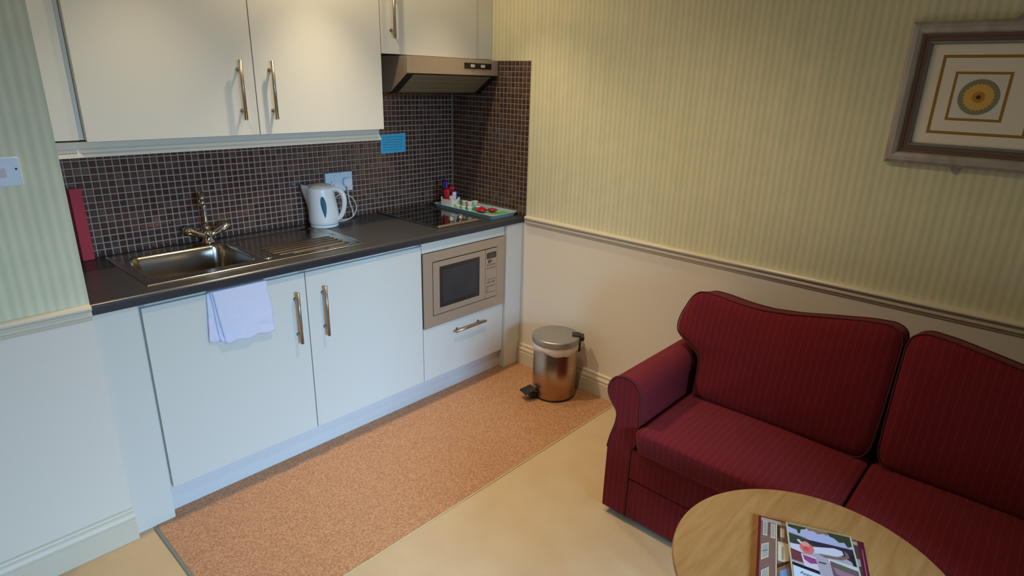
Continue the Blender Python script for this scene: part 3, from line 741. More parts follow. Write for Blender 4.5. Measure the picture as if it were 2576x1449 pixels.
def sachet(w, h, th, m, M, name, label, cat, group=None):
    q = bmesh.new(); nx, nz = 5, 7; grid = {}
    for sgn in (1, -1):
        for i in range(nx + 1):
            for j in range(nz + 1):
                u, v = i / nx, j / nz; edge = min(u, 1 - u, v, 1 - v)
                if edge < 1e-6 and sgn == -1: grid[(sgn, i, j)] = grid[(1, i, j)]; continue
                grid[(sgn, i, j)] = q.verts.new(((u - .5) * w, sgn * th / 2 * (min(1, edge / .28) ** .6) * (1 + .25 * math.sin(9 * u + 7 * v)), v * h + (.0015 * math.sin(20 * u) if j == nz else 0)))
    for sgn in (1, -1):
        for i in range(nx):
            for j in range(nz):
                f = q.faces.new([grid[(sgn, i, j)], grid[(sgn, i + 1, j)], grid[(sgn, i + 1, j + 1)], grid[(sgn, i, j + 1)]]); f.smooth = True
    b = B(); b.add(q, M); return b.obj(name, m, None, label, cat, group=group)
def TR(x, y, z, rz=0, rx=0, ry=0): return Matrix.Translation((x, y, z)) @ Matrix.Rotation(math.radians(rz), 4, 'Z') @ Matrix.Rotation(math.radians(ry), 4, 'Y') @ Matrix.Rotation(math.radians(rx), 4, 'X')
zc = TB + .004
sachet(.034, .150, .008, m_purple, TR(-.183, -.146, zc, -48, -4, -2), 'sachet', 'tall purple foil sachet at the back of the tray caddy', 'sachet')
sachet(.040, .105, .010, m_red2, TR(-.186, -.170, zc, -48, 0, -6), 'sachet', 'red foil sachet standing in front of the purple one', 'sachet')
sachet(.038, .118, .010, m_red2, TR(-.158, -.152, zc, -48, 0, 7), 'sachet', 'red foil sachet leaning right behind the blue sachets', 'sachet')
sachet(.028, .092, .008, m_blue, TR(-.158, -.198, zc, -48, 0, 4), 'sachet', 'dark blue foil sachet, rightmost in the tray caddy', 'sachet')
sachet(.024, .088, .008, m_pale, TR(-.168, -.208, zc, -48, 0, -2), 'sachet', 'pale paper sachet left of the dark blue sachet', 'sachet')
sachet(.036, .066, .008, m_pink, TR(-.186, -.200, zc, -48, 0, 3), 'sachet', 'short pink paper sachet at the front of the caddy', 'sachet')
# milk pots
def pot(x, y, z, m, label, tilt=0, rz=0, g='milk pots heaped on the tea tray'):
    e = empty('milk_pot', (x, y, z), label, 'milk pot', g)
    e.rotation_euler = (math.radians(tilt), 0, math.radians(rz))
    q = B(); q.lathe([(0, 0), (.011, 0), (.0125, .002), (.0150, .020), (.0165, .022), (.0165, .0235), (0, .0235)], (x, y, z), 20); q.obj('cup', m, e)
    q = B(); q.lathe([(0, .0236), (.0170, .0236), (.0170, .0246), (0, .0246)], (x, y, z), 20); q.box(x + .012, x + .021, y - .004, y + .004, z + .0238, z + .0245); q.obj('foil_lid', m_white_pot, e)
    return e
P1 = [(-.190, -.262, 'white milk pot at the left end of the heap, next to the caddy', m_white_pot), (-.186, -.305, 'white milk pot in the middle of the front row of the heap', m_white_pot), (-.178, -.347, 'white milk pot at the right end of the front row of the heap', m_white_pot),
      (-.140, -.268, 'beige milk pot behind the front row, next to the caddy', m_beige_pot), (-.135, -.310, 'white milk pot hidden deep in the back row of the heap', m_white_pot), (-.128, -.365, 'pale beige milk pot tipped at the red end of the heap', m_beige_pot)]
for k, (x, y, lab, m) in enumerate(P1): pot(x, y, TB + .0002, m, lab, rz=40 * k)
P2 = [(-.166, -.290, 'beige milk pot stacked on top of the heap, nearest the caddy', m_beige_pot), (-.160, -.330, 'white milk pot stacked in the middle of the heap top', m_white_pot), (-.118, -.330, 'white milk pot on top of the heap, nearest the tiles', m_white_pot)]
for k, (x, y, lab, m) in enumerate(P2): pot(x, y, TB + .0253, m, lab, rz=70 * k)
# red packets lying on the tray
for k, (x, y, w, h, rz, rx, m, lab) in enumerate(((-.105, -.375, .046, .060, -25, 86, m_red2, 'crumpled red foil packet lying next to the milk pots'), (-.160, -.415, .048, .062, 12, 87, m_red2, 'shiny red foil packet lying in the middle of the red heap'),
                                        (-.092, -.455, .045, .060, -20, 84, m_red2, 'red foil packet nearest the green liner, towards the tiles'), (-.180, -.500, .056, .060, 10, 88, m_brown_pack, 'flat brown biscuit packet at the front right of the tray'))):
    sachet(w, h, .019 if k < 3 else .008, m, TR(x, y + (.03 if k < 3 else .01), TB + .0110 if k < 3 else TB + .0045, rz, rx), 'biscuit_packet' if k == 3 else 'foil_packet', lab, 'packet')

# ------------------------------------------------------------------ towel over the cabinet door
e = empty('towel', (-1.63, -.61, .65), 'folded white towel hanging over the left base cabinet door', 'towel')
def cloth(x0t, x1t, x0b, x1b, zt, zl, zr, y, amp, seed, name, zfold=0):
    nx, nz = 26, 30; b = B(); g = []
    for j in range(nz + 1):
        row = []
        for i in range(nx + 1):
            u, v = i / nx, j / nz
            x = (x0t + (x0b - x0t) * v) * (1 - u) + (x1t + (x1b - x1t) * v ** 1.2) * u
            z = zt + ((zl + (zr - zl) * u) - zt) * v + .004 * math.sin(u * 17 + seed) * v
            yy = y - amp * v ** .8 * (.5 + .5 * math.sin(u * 7 + v * 2 + seed)) - .008 * abs(noise.noise(Vector((u * 4 + v * 2, v * 6, seed)))) * v - .003 * abs(noise.noise(Vector((u * 3, v * 18, seed)))) * v
            row.append(b.bm.verts.new((x + .003 * math.sin(v * 9 + seed) * (u - .2), yy, z)))
        g.append(row)
    for j in range(nz):
        for i in range(nx): b.bm.faces.new((g[j][i], g[j][i + 1], g[j + 1][i + 1], g[j + 1][i])).smooth = True
    o = b.obj(name, m_towel, e)
    md = o.modifiers.new('t', 'SOLIDIFY'); md.thickness = .0028; md.offset = 0
    return o
cloth(-1.745, -1.600, -1.760, -1.640, .8580, .662, .652, -.5880, .003, 1.0, 'under_fold')
cloth(-1.735, -1.560, -1.722, -1.600, .8595, .655, .650, -.5935, .004, 2.1, 'middle_fold')
cloth(-1.730, -1.518, -1.706, -1.503, .8610, .650, .645, -.6005, .006, 3.3, 'top_fold')
b = B(); b.prism([(-.5860, .8565), (-.6000, .8595), (-.6000, .8625), (-.5860, .8635), (-.5660, .8610), (-.5655, .8545)], 'x', -1.738, -1.522); b.obj('top_edge', m_towel, e)

# ------------------------------------------------------------------ pedal bin
bc = Vector((-.160, -1.004, .0024)); e = empty('pedal_bin', bc, 'round brushed steel pedal bin with white liner, beside the right wall', 'bin')
B().lathe([(0, 0), (.112, 0), (.117, .003), (.118, .010), (.114, .012), (0, .012)], tuple(bc), 48).obj('base_ring', m_black, e)
B().lathe([(.1165, .012), (.1175, .016), (.1175, .300), (.1150, .302), (.1140, .300), (.1140, .016)], tuple(bc), 64).obj('body', m_bin, e)
b = B(); seg = 72; rings = []
for j, (rr, z) in enumerate(((.1165, .322), (.1215, .318), (.1240, .308), (.1245, .296), (.1230, .282), (.1195, .272))):
    ring = []
    for k in range(seg):
        a = 2 * PI * k / seg; dip = 0
        if j >= 3: dip = (j - 2) * (.0028 * math.sin(a * 4 + 1) + .0035 * noise.noise(Vector((a * 3, j * .3, 2))))
        wr = .0016 * math.sin(a * 23 + 3 * math.sin(a * 5)) * (j > 0)
        ring.append(b.bm.verts.new((bc.x + (rr + wr) * math.cos(a), bc.y + (rr + wr) * math.sin(a), bc.z + z + dip)))
    rings.append(ring)
for A, C in zip(rings, rings[1:]):
    for k in range(seg): b.bm.faces.new((A[k], A[(k + 1) % seg], C[(k + 1) % seg], C[k])).smooth = True
b.obj('liner', m_liner, e)
B().lathe([(.1225, .320), (.1275, .319), (.1285, .322), (.1285, .343), (.1270, .348), (.1200, .351), (.06, .354), (0, .355)], tuple(bc), 72).obj('lid', m_binlid, e)
hdv = Vector((.20, -.98, 0)).normalized(); hs = Vector((hdv.y, -hdv.x, 0))
hdv = Vector((.62, -.78, 0)).normalized(); hs = Vector((-hdv.y, hdv.x, 0))
b = B(); Mh = Matrix.Translation(bc) @ Matrix.Rotation(math.atan2(hdv.y, hdv.x), 4, 'Z')
t = B().box(.1240, .150, -.030, .030, .328, .352, bev=.006); b.add(t.bm, Mh); t = B().box(.085, .130, -.026, .026, .3530, .359, bev=.003); b.add(t.bm, Mh); t = B().box(.1215, .134, -.018, .018, .262, .330, bev=.003); b.add(t.bm, Mh)
b.obj('hinge', m_black, e)
b = B(); wp = [Mh @ Vector(p) for p in smooth_curve([(.136, -.020, .325), (.150, -.020, .300), (.158, -.014, .285), (.158, .014, .285), (.150, .020, .300), (.136, .020, .325)], 4)]; b.tube(wp, .0022, 8); b.obj('carry_wire', m_chrome, e)
pdv = Vector((-.86, .30, 0)).normalized(); Mp = Matrix.Translation(bc) @ Matrix.Rotation(math.atan2(pdv.y, pdv.x), 4, 'Z')
b = B(); t = B().box(.112, .150, -.022, .022, .006, .044, bev=.006); b.add(t.bm, Mp @ Matrix.Translation((.0, 0, 0)))
t = B().box(0, .070, -.033, .033, 0, .008, bev=.003); b.add(t.bm, Mp @ Matrix.Translation((.128, 0, .058)) @ Matrix.Rotation(math.radians(14), 4, 'Y')); b.obj('pedal', m_black, e)
b = B(); b.tube([Mp @ Vector(p) for p in ((.150, -.020, .018), (.170, -.020, .028), (.186, -.020, .036))], .003, 8); b.obj('pedal_lever', m_chrome, e)

# ------------------------------------------------------------------ sofa
e = empty('sofa', (-.45, -2.56, 0.0), 'maroon pinstriped sofa with rolled arms against the right wall', 'sofa')
YA0, YA1 = -1.757, -1.884           # outer and inner face of the arm nearest the kitchen
YB0, YB1 = -3.375, -3.248           # far arm
def arm_outline(yo, sgn):
    """cross section of a rolled arm in (y, z); yo = outer base face, sgn = direction to the seat"""
    P = [(0, .030), (0, .150), (.001, .300), (.010, .350), (.026, .405), (.031, .440), (.030, .462), (.020, .478)]
    cx, cz, r = .0555, .545, .0705
    for k in range(17):
        a = math.radians(222 - k * 242 / 16); P.append((cx - r * math.cos(a) * -1, cz + r * math.sin(a)))
    P += [(.127, .470), (.127, .400), (.122, .360), (.108, .335), (.104, .320), (.104, .030)]
    return [(yo + sgn * p[0], p[1]) for p in P]
for yo, sgn in ((YA0, -1), (YB0, 1)):
    ol = arm_outline(yo, sgn)
    a_ = B().prism(ol, 'x', -.770, -.150).obj('arm', m_fab_x, e, bevel=.004, smooth=True)
    a_.data.shade_smooth() if hasattr(a_.data, 'shade_smooth') else None
    md = a_.modifiers.new('wn', 'WEIGHTED_NORMAL')
    fr = B().prism([(y, z) for y, z in ol], 'x', -.7805, -.7702).obj('arm_front', m_fab_y, a_, bevel=.004)
    b = B(); pts = [(-.7790, y, z) for y, z in ol[2:31]]; b.tube(smooth_curve(pts, 2), .0034, 8); b.obj('piping', m_piping, a_)
# base front, with its seam
b = B(); b.box(-.7800, -.700, YB1 + .022, YA1 + .022, .2035, .338, bev=.007); b.obj('front_rail', m_fab_y, e)
b = B(); b.box(-.7790, -.700, YB1 + .022, YA1 + .022, .030, .2020, bev=.006); b.obj('front_skirt', m_fab_y, e)
B().box(-.700, -.055, YB1 + .023, YA1 + .021, .050, .325).obj('seat_frame', m_fab_y, e)
b = B(); b.box(-.235, -.040, YB1 - .10, YA1 + .10, .035, .745, bev=.03, seg=4); b.obj('back_frame', m_fab_y, e)
for (x, y) in ((-.73, -1.815), (-.73, -3.315), (-.12, -1.815), (-.12, -3.315)): B().lathe([(0, 0), (.018, 0), (.022, .030), (0, .030)], (x, y, 0), 16).obj('foot', m_foot, e)

def pillow(name, outline, th, fn, m, bulge=.02, piping=True, n_in=9, parent=None, edge=.022):
    """outline: closed list of (a,b); fn(a,b,c) -> world point, c = depth towards the viewer"""
    n = len(outline); ca = sum(p[0] for p in outline) / n; cb = sum(p[1] for p in outline) / n
    b = B()
    def ring(s_, c, inset=0):
        out = []
        for (a, q) in outline:
            dx, dy = a - ca, q - cb; L = math.hypot(dx, dy)
            k = s_ * (L - inset) / L
            out.append(b.bm.verts.new(fn(ca + dx * k, cb + dy * k, c)))
        return out
    rings = []
    for k in range(n_in): s_ = .06 + .94 * k / n_in; rings.append(ring(s_, th / 2 + bulge * (1 - s_ ** 3.0), edge * .0))
    rings.append(ring(1, th / 2 - .002, edge * .25)); rings.append(ring(1, th / 2 - .010, .0015)); rings.append(ring(1, th * .2, -.002)); rings.append(ring(1, -th * .2, -.002)); rings.append(ring(1, -th / 2 + .010, .0015)); rings.append(ring(1, -th / 2 + .002, edge * .25))
    for k in range(n_in, 0, -3): s_ = .94 * k / n_in; rings.append(ring(s_, -th / 2 - bulge * .4 * (1 - s_ ** 3)))
    for A, C in zip(rings, rings[1:]):
        for k in range(n): b.bm.faces.new((A[k], A[(k + 1) % n], C[(k + 1) % n], C[k])).smooth = True
    b.bm.faces.new(rings[0]).smooth = True; b.bm.faces.new(rings[-1][::-1]).smooth = True
    o = b.obj(name, m, parent)
    if piping:
        for c in (th / 2 - .004, -th / 2 + .004):
            q = B(); q.tube([fn(a, q_, c) for a, q_ in outline], .0028, 6, closed=True); q.obj('piping', m_piping, o)
    return o
def densify(P, step=.02):
    out = []
    for i in range(len(P)):
        a, c = Vector(P[i]), Vector(P[(i + 1) % len(P)]); k = max(1, int((c - a).length / step))
        for j in range(k): out.append(tuple(a.lerp(c, j / k)))
    return out
def round_poly(P, it=3):
    for _ in range(it):
        out = []
        for i in range(len(P)):
            a, c = Vector(P[i]), Vector(P[(i + 1) % len(P)]); out += [tuple(a * .75 + c * .25), tuple(a * .25 + c * .75)]
        P = out
    return densify(P, .03)
tilt = math.radians(12)
def back_fn(a, b_, c):
    up_ = Vector((math.sin(tilt), 0, math.cos(tilt))); nr = Vector((-math.cos(tilt), 0, math.sin(tilt)))
    return Vector((-.376, a, .430)) + up_ * b_ * 1.005 + nr * c
def back_outline(mir):
    # (y, height along the slant), top dips in the middle of the cushion
    P = [(-1.893, .012), (-1.893, .10), (-1.885, .17), (-1.835, .205), (-1.775, .235), (-1.762, .265), (-1.768, .315), (-1.800, .395), (-1.832, .425), (-1.90, .424), (-2.00, .414), (-2.09, .412), (-2.20, .424), (-2.32, .446), (-2.44, .466), (-2.515, .472), (-2.552, .455), (-2.562, .42), (-2.562, .30), (-2.560, .15), (-2.556, .05), (-2.535, .012), (-2.50, .005), (-2.20, .002), (-1.93, .002)]
    P = [(-2.562 + (y + 2.562) * .960, z) for y, z in P]
    if mir: P = [(-5.134 - y, z) for y, z in P][::-1]
    return P
def chaikin1(P, it=2):
    P = densify([tuple(p) for p in P], .035)
    for _ in range(it):
        out = []
        for i in range(len(P)):
            a, c = Vector(P[i]), Vector(P[(i + 1) % len(P)]); out += [tuple(a * .75 + c * .25), tuple(a * .25 + c * .75)]
        P = out
    return P
pillow('back_cushion', chaikin1(back_outline(False)), .135, back_fn, m_fab_y, bulge=.022, parent=e)
pillow('back_cushion', chaikin1(back_outline(True)), .135, back_fn, m_fab_y, bulge=.022, parent=e)
def seat_cushion(y0, y1):
    # rounded slab: gently crowned top, soft front edge
    x0, x1 = -.822, -.300; z0, z1 = .342, .446; b = B(); nx, ny = 26, 26; g = []
    prof = []   # around in x-z : bottom back -> bottom front -> front -> top -> back
    r = .020
    prof += [(x1, z0), (x0 + r + .012, z0)]
    prof += [(x0 + .012 + r - r * math.sin(a), z0 + r - r * math.cos(a)) for a in [PI / 2 * k / 4 for k in range(1, 5)]]
    prof += [(x0 + .004, (z0 + z1) / 2)]
    r2 = .012
    prof += [(x0 + r2 - r2 * math.cos(a), z1 - r2 + r2 * math.sin(a)) for a in [PI / 2 * k / 5 for k in range(0, 6)]]
    prof += [(x0 + r2 + (x1 - x0 - r2) * t, z1) for t in [k / 12 for k in range(1, 13)]]
    ys = [y0 + (y1 - y0) * (.5 - .5 * math.cos(PI * k / ny)) for k in range(ny + 1)]
    for y in ys:
        d = min(y - y0, y1 - y) ; w = ss(0, .020, d); row = []
        for (x, z) in prof:
            zz = z
            if z > (z0 + z1) / 2: crown = .012 * math.sin(PI * (y - y0) / (y1 - y0)) * math.sin(PI * min(1, max(0, (x - x0) / (x1 - x0)))); zz = z - .010 * (1 - w) ** 1.5 + crown
            else: zz = z + .010 * (1 - w) ** 1.5
            xx = x + (.014 * (1 - w) ** 1.5 if x < -.70 else 0)
            row.append(b.bm.verts.new((xx, y, zz)))
        g.append(row)
    for A, C in zip(g, g[1:]):
        for k in range(len(prof)): b.bm.faces.new((A[k], A[(k + 1) % len(prof)], C[(k + 1) % len(prof)], C[k])).smooth = True
    b.bm.faces.new(g[0]); b.bm.faces.new(g[-1][::-1])
    return b.obj('seat_cushion', m_fab_y, e)
seat_cushion(-2.560, -1.893); seat_cushion(-3.239, -2.568)

# ------------------------------------------------------------------ round table with magazines
TC = (-1.216, -2.612); TR_ = .3215; TZT = .550
e = empty('side_table', (TC[0], TC[1], 0), 'round oak veneered side table in front of the sofa', 'table')
b = B(); b.lathe([(0, TZT - .024), (TR_ - .012, TZT - .024), (TR_ - .003, TZT - .018), (TR_, TZT - .008), (TR_ - .001, TZT - .002), (TR_ - .003, TZT), (0, TZT)], (TC[0], TC[1], 0), 96); b.obj('tabletop', m_oak, e, smooth=False)
for f in D.objects['tabletop'].data.polygons: f.use_smooth = abs(f.normal.z) < .95
B().lathe([(TR_ - .05, TZT - .060), (TR_ - .03, TZT - .060), (TR_ - .03, TZT - .0242), (TR_ - .05, TZT - .0242)], (TC[0], TC[1], 0), 64).obj('apron', m_oak_edge, e)
for k in range(4):
    a = PI / 4 + k * PI / 2; x, y = TC[0] + .235 * math.cos(a), TC[1] + .235 * math.sin(a)
    b = B(); b.tube([(x, y, TZT - .0242), (x + .004 * math.cos(a), y + .004 * math.sin(a), .27), (x + .010 * math.cos(a), y + .010 * math.sin(a), 0)], .02, 14, rs=[.021, .019, .014]); b.obj('leg', m_oak_edge, e)

def frame_pts(o, u, v):
    o, u, v = Vector(o), Vector(u).normalized(), Vector(v).normalized()
    return lambda s_, t, z: (o.x + u.x * s_ + v.x * t, o.y + u.y * s_ + v.y * t, z)
MCOL = {}
def mc(c):
    if c not in MCOL: MCOL[c] = mat('print_%02x%02x%02x' % c, c, .35, spec=.5)
    return MCOL[c]
def magazine(name, label, cat, F, W, H, z0, th, cover_col, prints, pages=m_pages, rough_edge=True):
    e = empty(name, F(W / 2, H / 2, z0), label, cat)
    b = B()
    P = [(.001, .001), (W - .001, .001)] + [(W - .001, H - .001)] + [(.001, H - .001)]
    va = [b.bm.verts.new(F(s_, t, z0)) for s_, t in P]; vb = [b.bm.verts.new(F(s_, t, z0 + th - .0012)) for s_, t in P]
    b.bm.faces.new(va); b.bm.faces.new(vb)
    for k in range(4): b.bm.faces.new((va[k], va[(k + 1) % 4], vb[(k + 1) % 4], vb[k]))
    b.obj('pages', pages, e)
    def slab(P, za, zb_, nm, m, par):
        q = B(); A = [q.bm.verts.new(F(s_, t, za)) for s_, t in P]; C = [q.bm.verts.new(F(s_, t, zb_)) for s_, t in P]; n = len(P)
        q.bm.faces.new(A); q.bm.faces.new(C)
        for k in range(n): q.bm.faces.new((A[k], A[(k + 1) % n], C[(k + 1) % n], C[k]))
        return q.obj(nm, m, par)
    cv = slab([(0, 0), (W, 0), (W, H), (0, H)], z0 + th - .0011, z0 + th, 'cover', mc(cover_col), e)
    # cover print: flat patches, later ones printed over earlier ones
    cols = []; q = B()
    for i, (c, P) in enumerate(prints):
        if c not in cols: cols.append(c)
        z = z0 + th + .00006 + i * .00003
        f = q.bm.faces.new([q.bm.verts.new(F(s_, t, z)) for s_, t in P]); f.material_index = cols.index(c)
    if prints:
        o = q.obj('cover_print', [mc(c) for c in cols], cv, recalc=False)
        me = o.data; me.flip_normals() if me.polygons[0].normal.z < 0 else None
    return e, cv, z0 + th + .0001 + len(prints) * .00003
def rc(a, b_, c, d): return [(a, c), (b_, c), (b_, d), (a, d)]
FA = frame_pts((-1.1070, -2.4395, 0), (.342, -.940, 0), (-.940, -.342, 0))
Wm, Hm = .246, .315
brick, brick2, cream, glass, dk, maroon = (128, 96, 88), (110, 84, 80), (206, 186, 152), (150, 152, 146), (58, 40, 36), (98, 26, 38)
pa = [(brick, rc(.010, .232, .008, .306)), ((96, 20, 34), rc(0, .010, 0, .315)), ((168, 150, 140), rc(.010, .24, .004, .018)),
      (cream, rc(.018, .034, .016, .075)), (glass, rc(.021, .031, .02, .07)), (brick2, rc(.034, .046, .02, .070)), (cream, rc(.046, .062, .022, .078)), (glass, rc(.049, .059, .026, .074)),
      (dk, rc(.070, .080, .022, .070)), (cream, rc(.064, .069, .014, .30)), (dk, rc(.0685, .0705, .014, .30)), (cream, rc(.080, .095, .030, .066)), (dk, rc(.074, .078, .028, .086)),
      (cream, rc(.0710, .110, .085, .155)), ((214, 200, 176), rc(.076, .10, .095, .150)), ((160, 148, 126), rc(.084, .092, .100, .148)),
      (dk, [(.0685, .170), (.110, .145), (.110, .153), (.0685, .182)]), ((138, 96, 66), [(.0700, .182), (.110, .156), (.110, .175), (.0700, .200)]),
      (cream, [(.014, .112), (.040, .098), (.040, .152), (.014, .170)]), ((158, 160, 156), [(.018, .114), (.037, .104), (.037, .148), (.018, .162)]), (dk, [(.018, .136), (.037, .126), (.037, .128), (.018, .138)]),
      (cream, [(.016, .205), (.042, .185), (.042, .235), (.016, .255)]), ((158, 160, 156), [(.020, .206), (.039, .192), (.039, .231), (.020, .248)]),
      ((120, 146, 186), [(.078, .190), (.110, .168), (.110, .240), (.078, .260)]), ((74, 60, 62), rc(.218, .232, .02, .30)), ((150, 150, 160), rc(.219, .231, .07, .095)), ((56, 58, 54), rc(.219, .231, .11, .20)),
      ((96, 20, 44), rc(.232, .246, 0, .315)), ((162, 104, 120), rc(.2385, .2405, .03, .30))]
pa = [(c, [((s_ * .66 if s_ < .15 else s_), t) for s_, t in P]) for c, P in pa]
magA, cvA, ztop = magazine('magazine', 'larger maroon-edged magazine with a brick building on its cover, under the other one', 'magazine', FA, Wm, Hm, TZT + .0005, .0075, (92, 22, 34), pa)
FB = frame_pts((-1.0910, -2.5030, 0), (.400, -.9165, 0), (-.9165, -.400, 0))
Wb, Hb = .152, .300
sky, leaf, purple, grey, white = (176, 178, 214), (56, 66, 44), (150, 70, 118), (176, 164, 176), (206, 216, 232)
def ell(cx, cy, a, b_, k=20, p0=0, p1=2 * PI): return [(cx + a * math.cos(p0 + (p1 - p0) * i / k), cy + b_ * math.sin(p0 + (p1 - p0) * i / k)) for i in range(k)]
pb = [(grey, rc(.004, .148, .004, .296)), ((150, 146, 110), rc(.002, .150, .001, .006)), (sky, rc(.004, .148, .006, .055)),
      (leaf, [(.004, .006), (.050, .006), (.044, .014), (.034, .018), (.031, .034), (.026, .036), (.024, .022), (.014, .020), (.004, .016)]),
      ((150, 108, 84), [(.048, .005), (.098, .006), (.096, .020), (.086, .016), (.074, .022), (.064, .014), (.052, .016)]),
      (leaf, [(.096, .006), (.148, .006), (.148, .040), (.138, .048), (.132, .032), (.120, .036), (.110, .024), (.100, .020)]),
      ((60, 62, 62), [(.004, .040), (.030, .046), (.050, .052), (.148, .052), (.148, .070), (.090, .072), (.040, .080), (.004, .078)]),
      ((150, 148, 130), [(.004, .038), (.045, .046), (.045, .049), (.004, .041)]), ((48, 40, 62), [(.045, .052), (.148, .055), (.148, .105), (.110, .078), (.050, .066)]),
      ((208, 206, 220), [(.004, .080), (.060, .074), (.105, .062), (.122, .066), (.124, .080), (.108, .090), (.070, .094), (.004, .112)]),
      ((128, 100, 92), [(.066, .096), (.108, .093), (.128, .082), (.126, .064), (.134, .070), (.136, .086), (.118, .100), (.080, .104)]),
      ((40, 32, 40), [(.136, .072), (.148, .072), (.148, .125), (.142, .120)]),
      ((196, 206, 198), [(.085, .105), (.148, .112), (.148, .150), (.120, .125), (.085, .118)]),
      ((112, 58, 66), [(.004, .098), (.030, .106), (.058, .118), (.058, .145), (.004, .138)]), ((214, 202, 214), [(.026, .108), (.058, .112), (.062, .155), (.030, .152)]),
      (purple, [(.030, .112), (.058, .118), (.060, .134), (.044, .138), (.032, .128)]),
      ((218, 112, 104), ell(.042, .086, .016, .020)), ((228, 148, 138), ell(.040, .072, .009, .010)), ((204, 84, 84), ell(.040, .088, .007, .009)), ((214, 206, 190), [(.020, .062), (.026, .058), (.034, .072), (.028, .074)]),
      ((58, 48, 62), rc(.064, .080, .124, .128)), ((112, 84, 92), [(.090, .112), (.148, .126), (.148, .190), (.092, .160)]), ((92, 100, 66), [(.100, .116), (.125, .122), (.130, .134), (.104, .128)]), ((150, 118, 132), [(.094, .132), (.140, .144), (.146, .176), (.098, .152)]),
      ((22, 26, 40), [(.004, .146), (.062, .158), (.062, .168), (.004, .156)]), (white, [(.004, .157), (.148, .188), (.148, .296), (.004, .296)]),
      ((226, 230, 240), [(.090, .168), (.098, .168), (.098, .172), (.090, .172)])]
magB, cvB, zt2 = magazine('magazine', 'smaller magazine with purple dish and pink flower cover, on top of the other', 'magazine', FB, Wb, Hb, ztop + .0006, .0050, (196, 190, 160), pb)
def text_mesh(body, size):
    c = D.curves.new('text', 'FONT'); c.body = body; c.size = size; o = D.objects.new('text', c); COL.objects.link(o)
    bpy.context.view_layer.update(); dg = bpy.context.evaluated_depsgraph_get(); me = D.meshes.new_from_object(o.evaluated_get(dg)); D.objects.remove(o); return me
me = text_mesh('Approved with', .0125)
me.name = 'headline'; me.materials.clear(); me.materials.append(mc((30, 34, 60)))
o = D.objects.new('headline', me); COL.objects.link(o); o.parent = cvB
org = ORG[cvB.name]; p = Vector(FB(.018, .180, zt2 + .0002)); du = Vector((.400, -.9165, 0)).normalized(); dv = Vector((.9165, .400, 0)).normalized()
du2 = (du * .98 - dv * .20).normalized(); dv2 = Vector((-du2.y, du2.x, 0))
o.matrix_local = Matrix(((du2.x, dv2.x, 0, p.x - org.x), (du2.y, dv2.y, 0, p.y - org.y), (0, 0, 1, p.z - org.z), (0, 0, 0, 1)))

# ------------------------------------------------------------------ framed print on the right wall
PY0, PY1, PZ0, PZ1 = -2.326, -3.14, 1.394, 1.851
e = empty('framed_print', (-.001, (PY0 + PY1) / 2, PZ0), 'large pewter-framed print of a yellow flower medallion on the striped wall', 'picture')
def ring_frame(prof, m, name, par=None):
    """mitred moulding: prof = (inset, depth) polyline"""
    b = B(); rows = []
    for ins, dep in prof:
        rows.append([b.bm.verts.new((-.0008 - dep, y, z)) for y, z in ((PY0 - ins, PZ0 + ins), (PY0 - ins, PZ1 - ins), (PY1 + ins, PZ1 - ins), (PY1 + ins, PZ0 + ins))])
    for A, C in zip(rows, rows[1:]):
        for k in range(4): b.bm.faces.new((A[k], A[(k + 1) % 4], C[(k + 1) % 4], C[k]))
    return b.obj(name, m, par or e)
ring_frame([(0, 0), (0, .018), (.003, .024), (.010, .030), (.022, .032), (.034, .028), (.038, .022), (.038, .0)], m_frame_silver, 'moulding')
ring_frame([(.0382, .0), (.0382, .020), (.046, .020), (.050, .015), (.062, .015), (.062, .0)], m_frame_brown, 'inner_moulding')
ring_frame([(.0622, .0), (.0622, .018), (.067, .016), (.070, .010), (.070, .0)], m_frame_blue, 'slip')
B().box(-.0070, -.0010, PY1 + .0702, PY0 - .0702, PZ0 + .0702, PZ1 - .0702).obj('mount', m_art_cream, e)
def sq_ring(y0, y1, z0, z1, w, m, x=-.0072, name='gold_line'):
    b = B()
    for a_ in ((y0 - w, y0, z0, z1), (y1, y1 + w, z0, z1), (y1 + w, y0 - w, z0, z0 + w), (y1 + w, y0 - w, z1 - w, z1)): b.box(x - .0004, x, min(a_[0], a_[1]), max(a_[0], a_[1]), a_[2], a_[3])
    return b.obj(name, m, e)
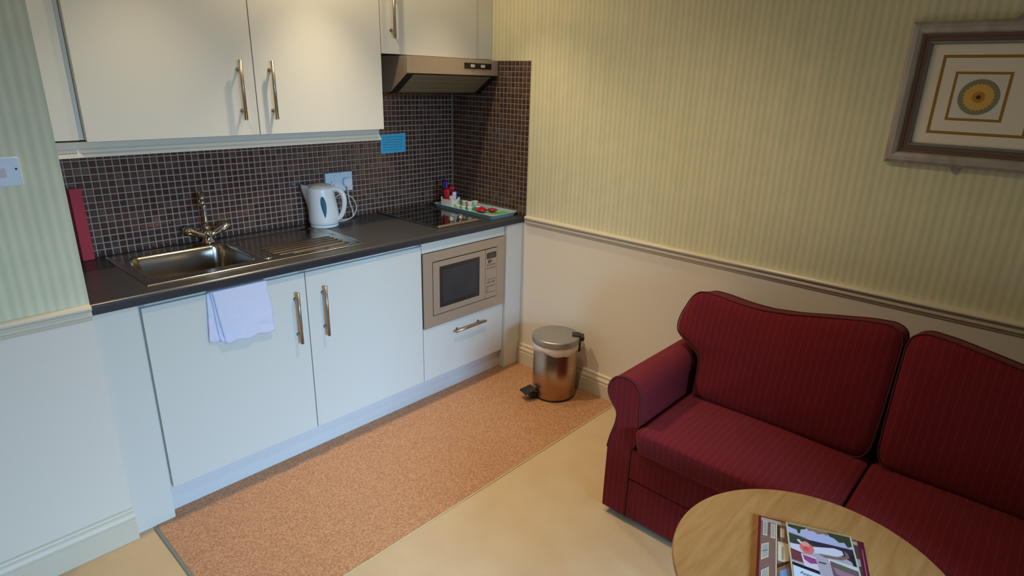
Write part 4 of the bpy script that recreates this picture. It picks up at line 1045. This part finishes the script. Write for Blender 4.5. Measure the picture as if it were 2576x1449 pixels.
for k in range(2):
    oy = -.355 * k; yc, zc_ = -2.5530 + oy, 1.6190
    sq_ring(-2.432 + oy, -2.698 + oy, 1.499, 1.748, .009, m_gold)
    sq_ring(-2.476 + oy, -2.628 + oy, 1.544, 1.697, .008, m_gold)
    B().box(-.0074, -.00705, -2.620 + oy, -2.484 + oy, 1.552, 1.689).obj('white_square', m_art_white, e)
    def disc(r0, m, x, nm, pet=0, amp=0):
        b = B(); n = 96; c = b.bm.verts.new((x, yc, zc_)); rr = [b.bm.verts.new((x, yc + (r0 * (1 - amp * abs(math.sin(pet * PI * i / n)))) * math.cos(2 * PI * i / n), zc_ + (r0 * (1 - amp * abs(math.sin(pet * PI * i / n)))) * math.sin(2 * PI * i / n))) for i in range(n)]
        for i in range(n): b.bm.faces.new((c, rr[i], rr[(i + 1) % n]))
        return b.obj(nm, m, e)
    disc(.0555, m_art_green, -.0077, 'medallion_ring'); disc(.0440, m_art_yellow, -.0080, 'petals', 24, .12); disc(.020, mat('art_ochre', (188, 132, 52), .7), -.0083, 'inner_petals', 12, .2); disc(.0065, m_art_brown, -.0086, 'flower_centre')
for (y, z) in ((-2.617, PZ1 + .0005), (-2.542, PZ0 - .0225)): 
    b = B(); up_s = 1 if z > 1.6 else -1
    zz0 = PZ1 + .0003 if up_s > 0 else PZ0 - .0003
    b.prism([(y - .018, zz0), (y + .018, zz0), (y + .006, zz0 + up_s * .022), (y - .006, zz0 + up_s * .022)], 'x', -.006, -.0006); b.obj('hanging_plate', m_frame_silver, e)

# ------------------------------------------------------------------ switch on the left wall
e = empty('wall_switch', (-2.25, -.611, 1.31), 'white fused switch plate on the striped left wall', 'switch')
b = B(); b.prism(rrect(-2.292, -2.206, 1.3095, 1.3905, .006), 'y', -.6230, -.6103); b.obj('plate', m_socket, e, bevel=.003)
B().box(-2.262, -2.242, -.6262, -.6232, 1.336, 1.362, bev=.001).obj('rocker', mat('faint_red_rocker', (206, 190, 190), .4), e)
B().lathe([(0, 0), (.0028, 0), (.0028, .0008), (0, .0008)], M=Matrix.Translation((-2.2175, -.6232, 1.3575)) @ Matrix.Rotation(PI / 2, 4, 'X'), seg=12).obj('screw', m_hole, e)

# ------------------------------------------------------------------ ceiling downlights (above the frame)
def downlight(x, y, lab):
    e = empty('ceiling_downlight', (x, y, CEIL - .06), lab, 'downlight')
    B().lathe([(.045, CEIL - .0005), (.047, CEIL - .008), (.036, CEIL - .010), (.034, CEIL - .002), (.034, CEIL - .0005)], (x, y, 0), 32).obj('rim', m_chrome, e)
downlight(-1.78, -.590, 'round chrome downlight in the ceiling towards the left wall')
downlight(-1.10, -1.55, 'made-up chrome ceiling rim for the added fill spot in front of the sofa')  # made-up fitting above the added right-wall fill spot
downlight(-.42, -.590, 'round chrome downlight in the ceiling in front of the cooker hood')
downlight(-1.10, -.590, 'round chrome downlight in the ceiling in front of the wall cabinets')
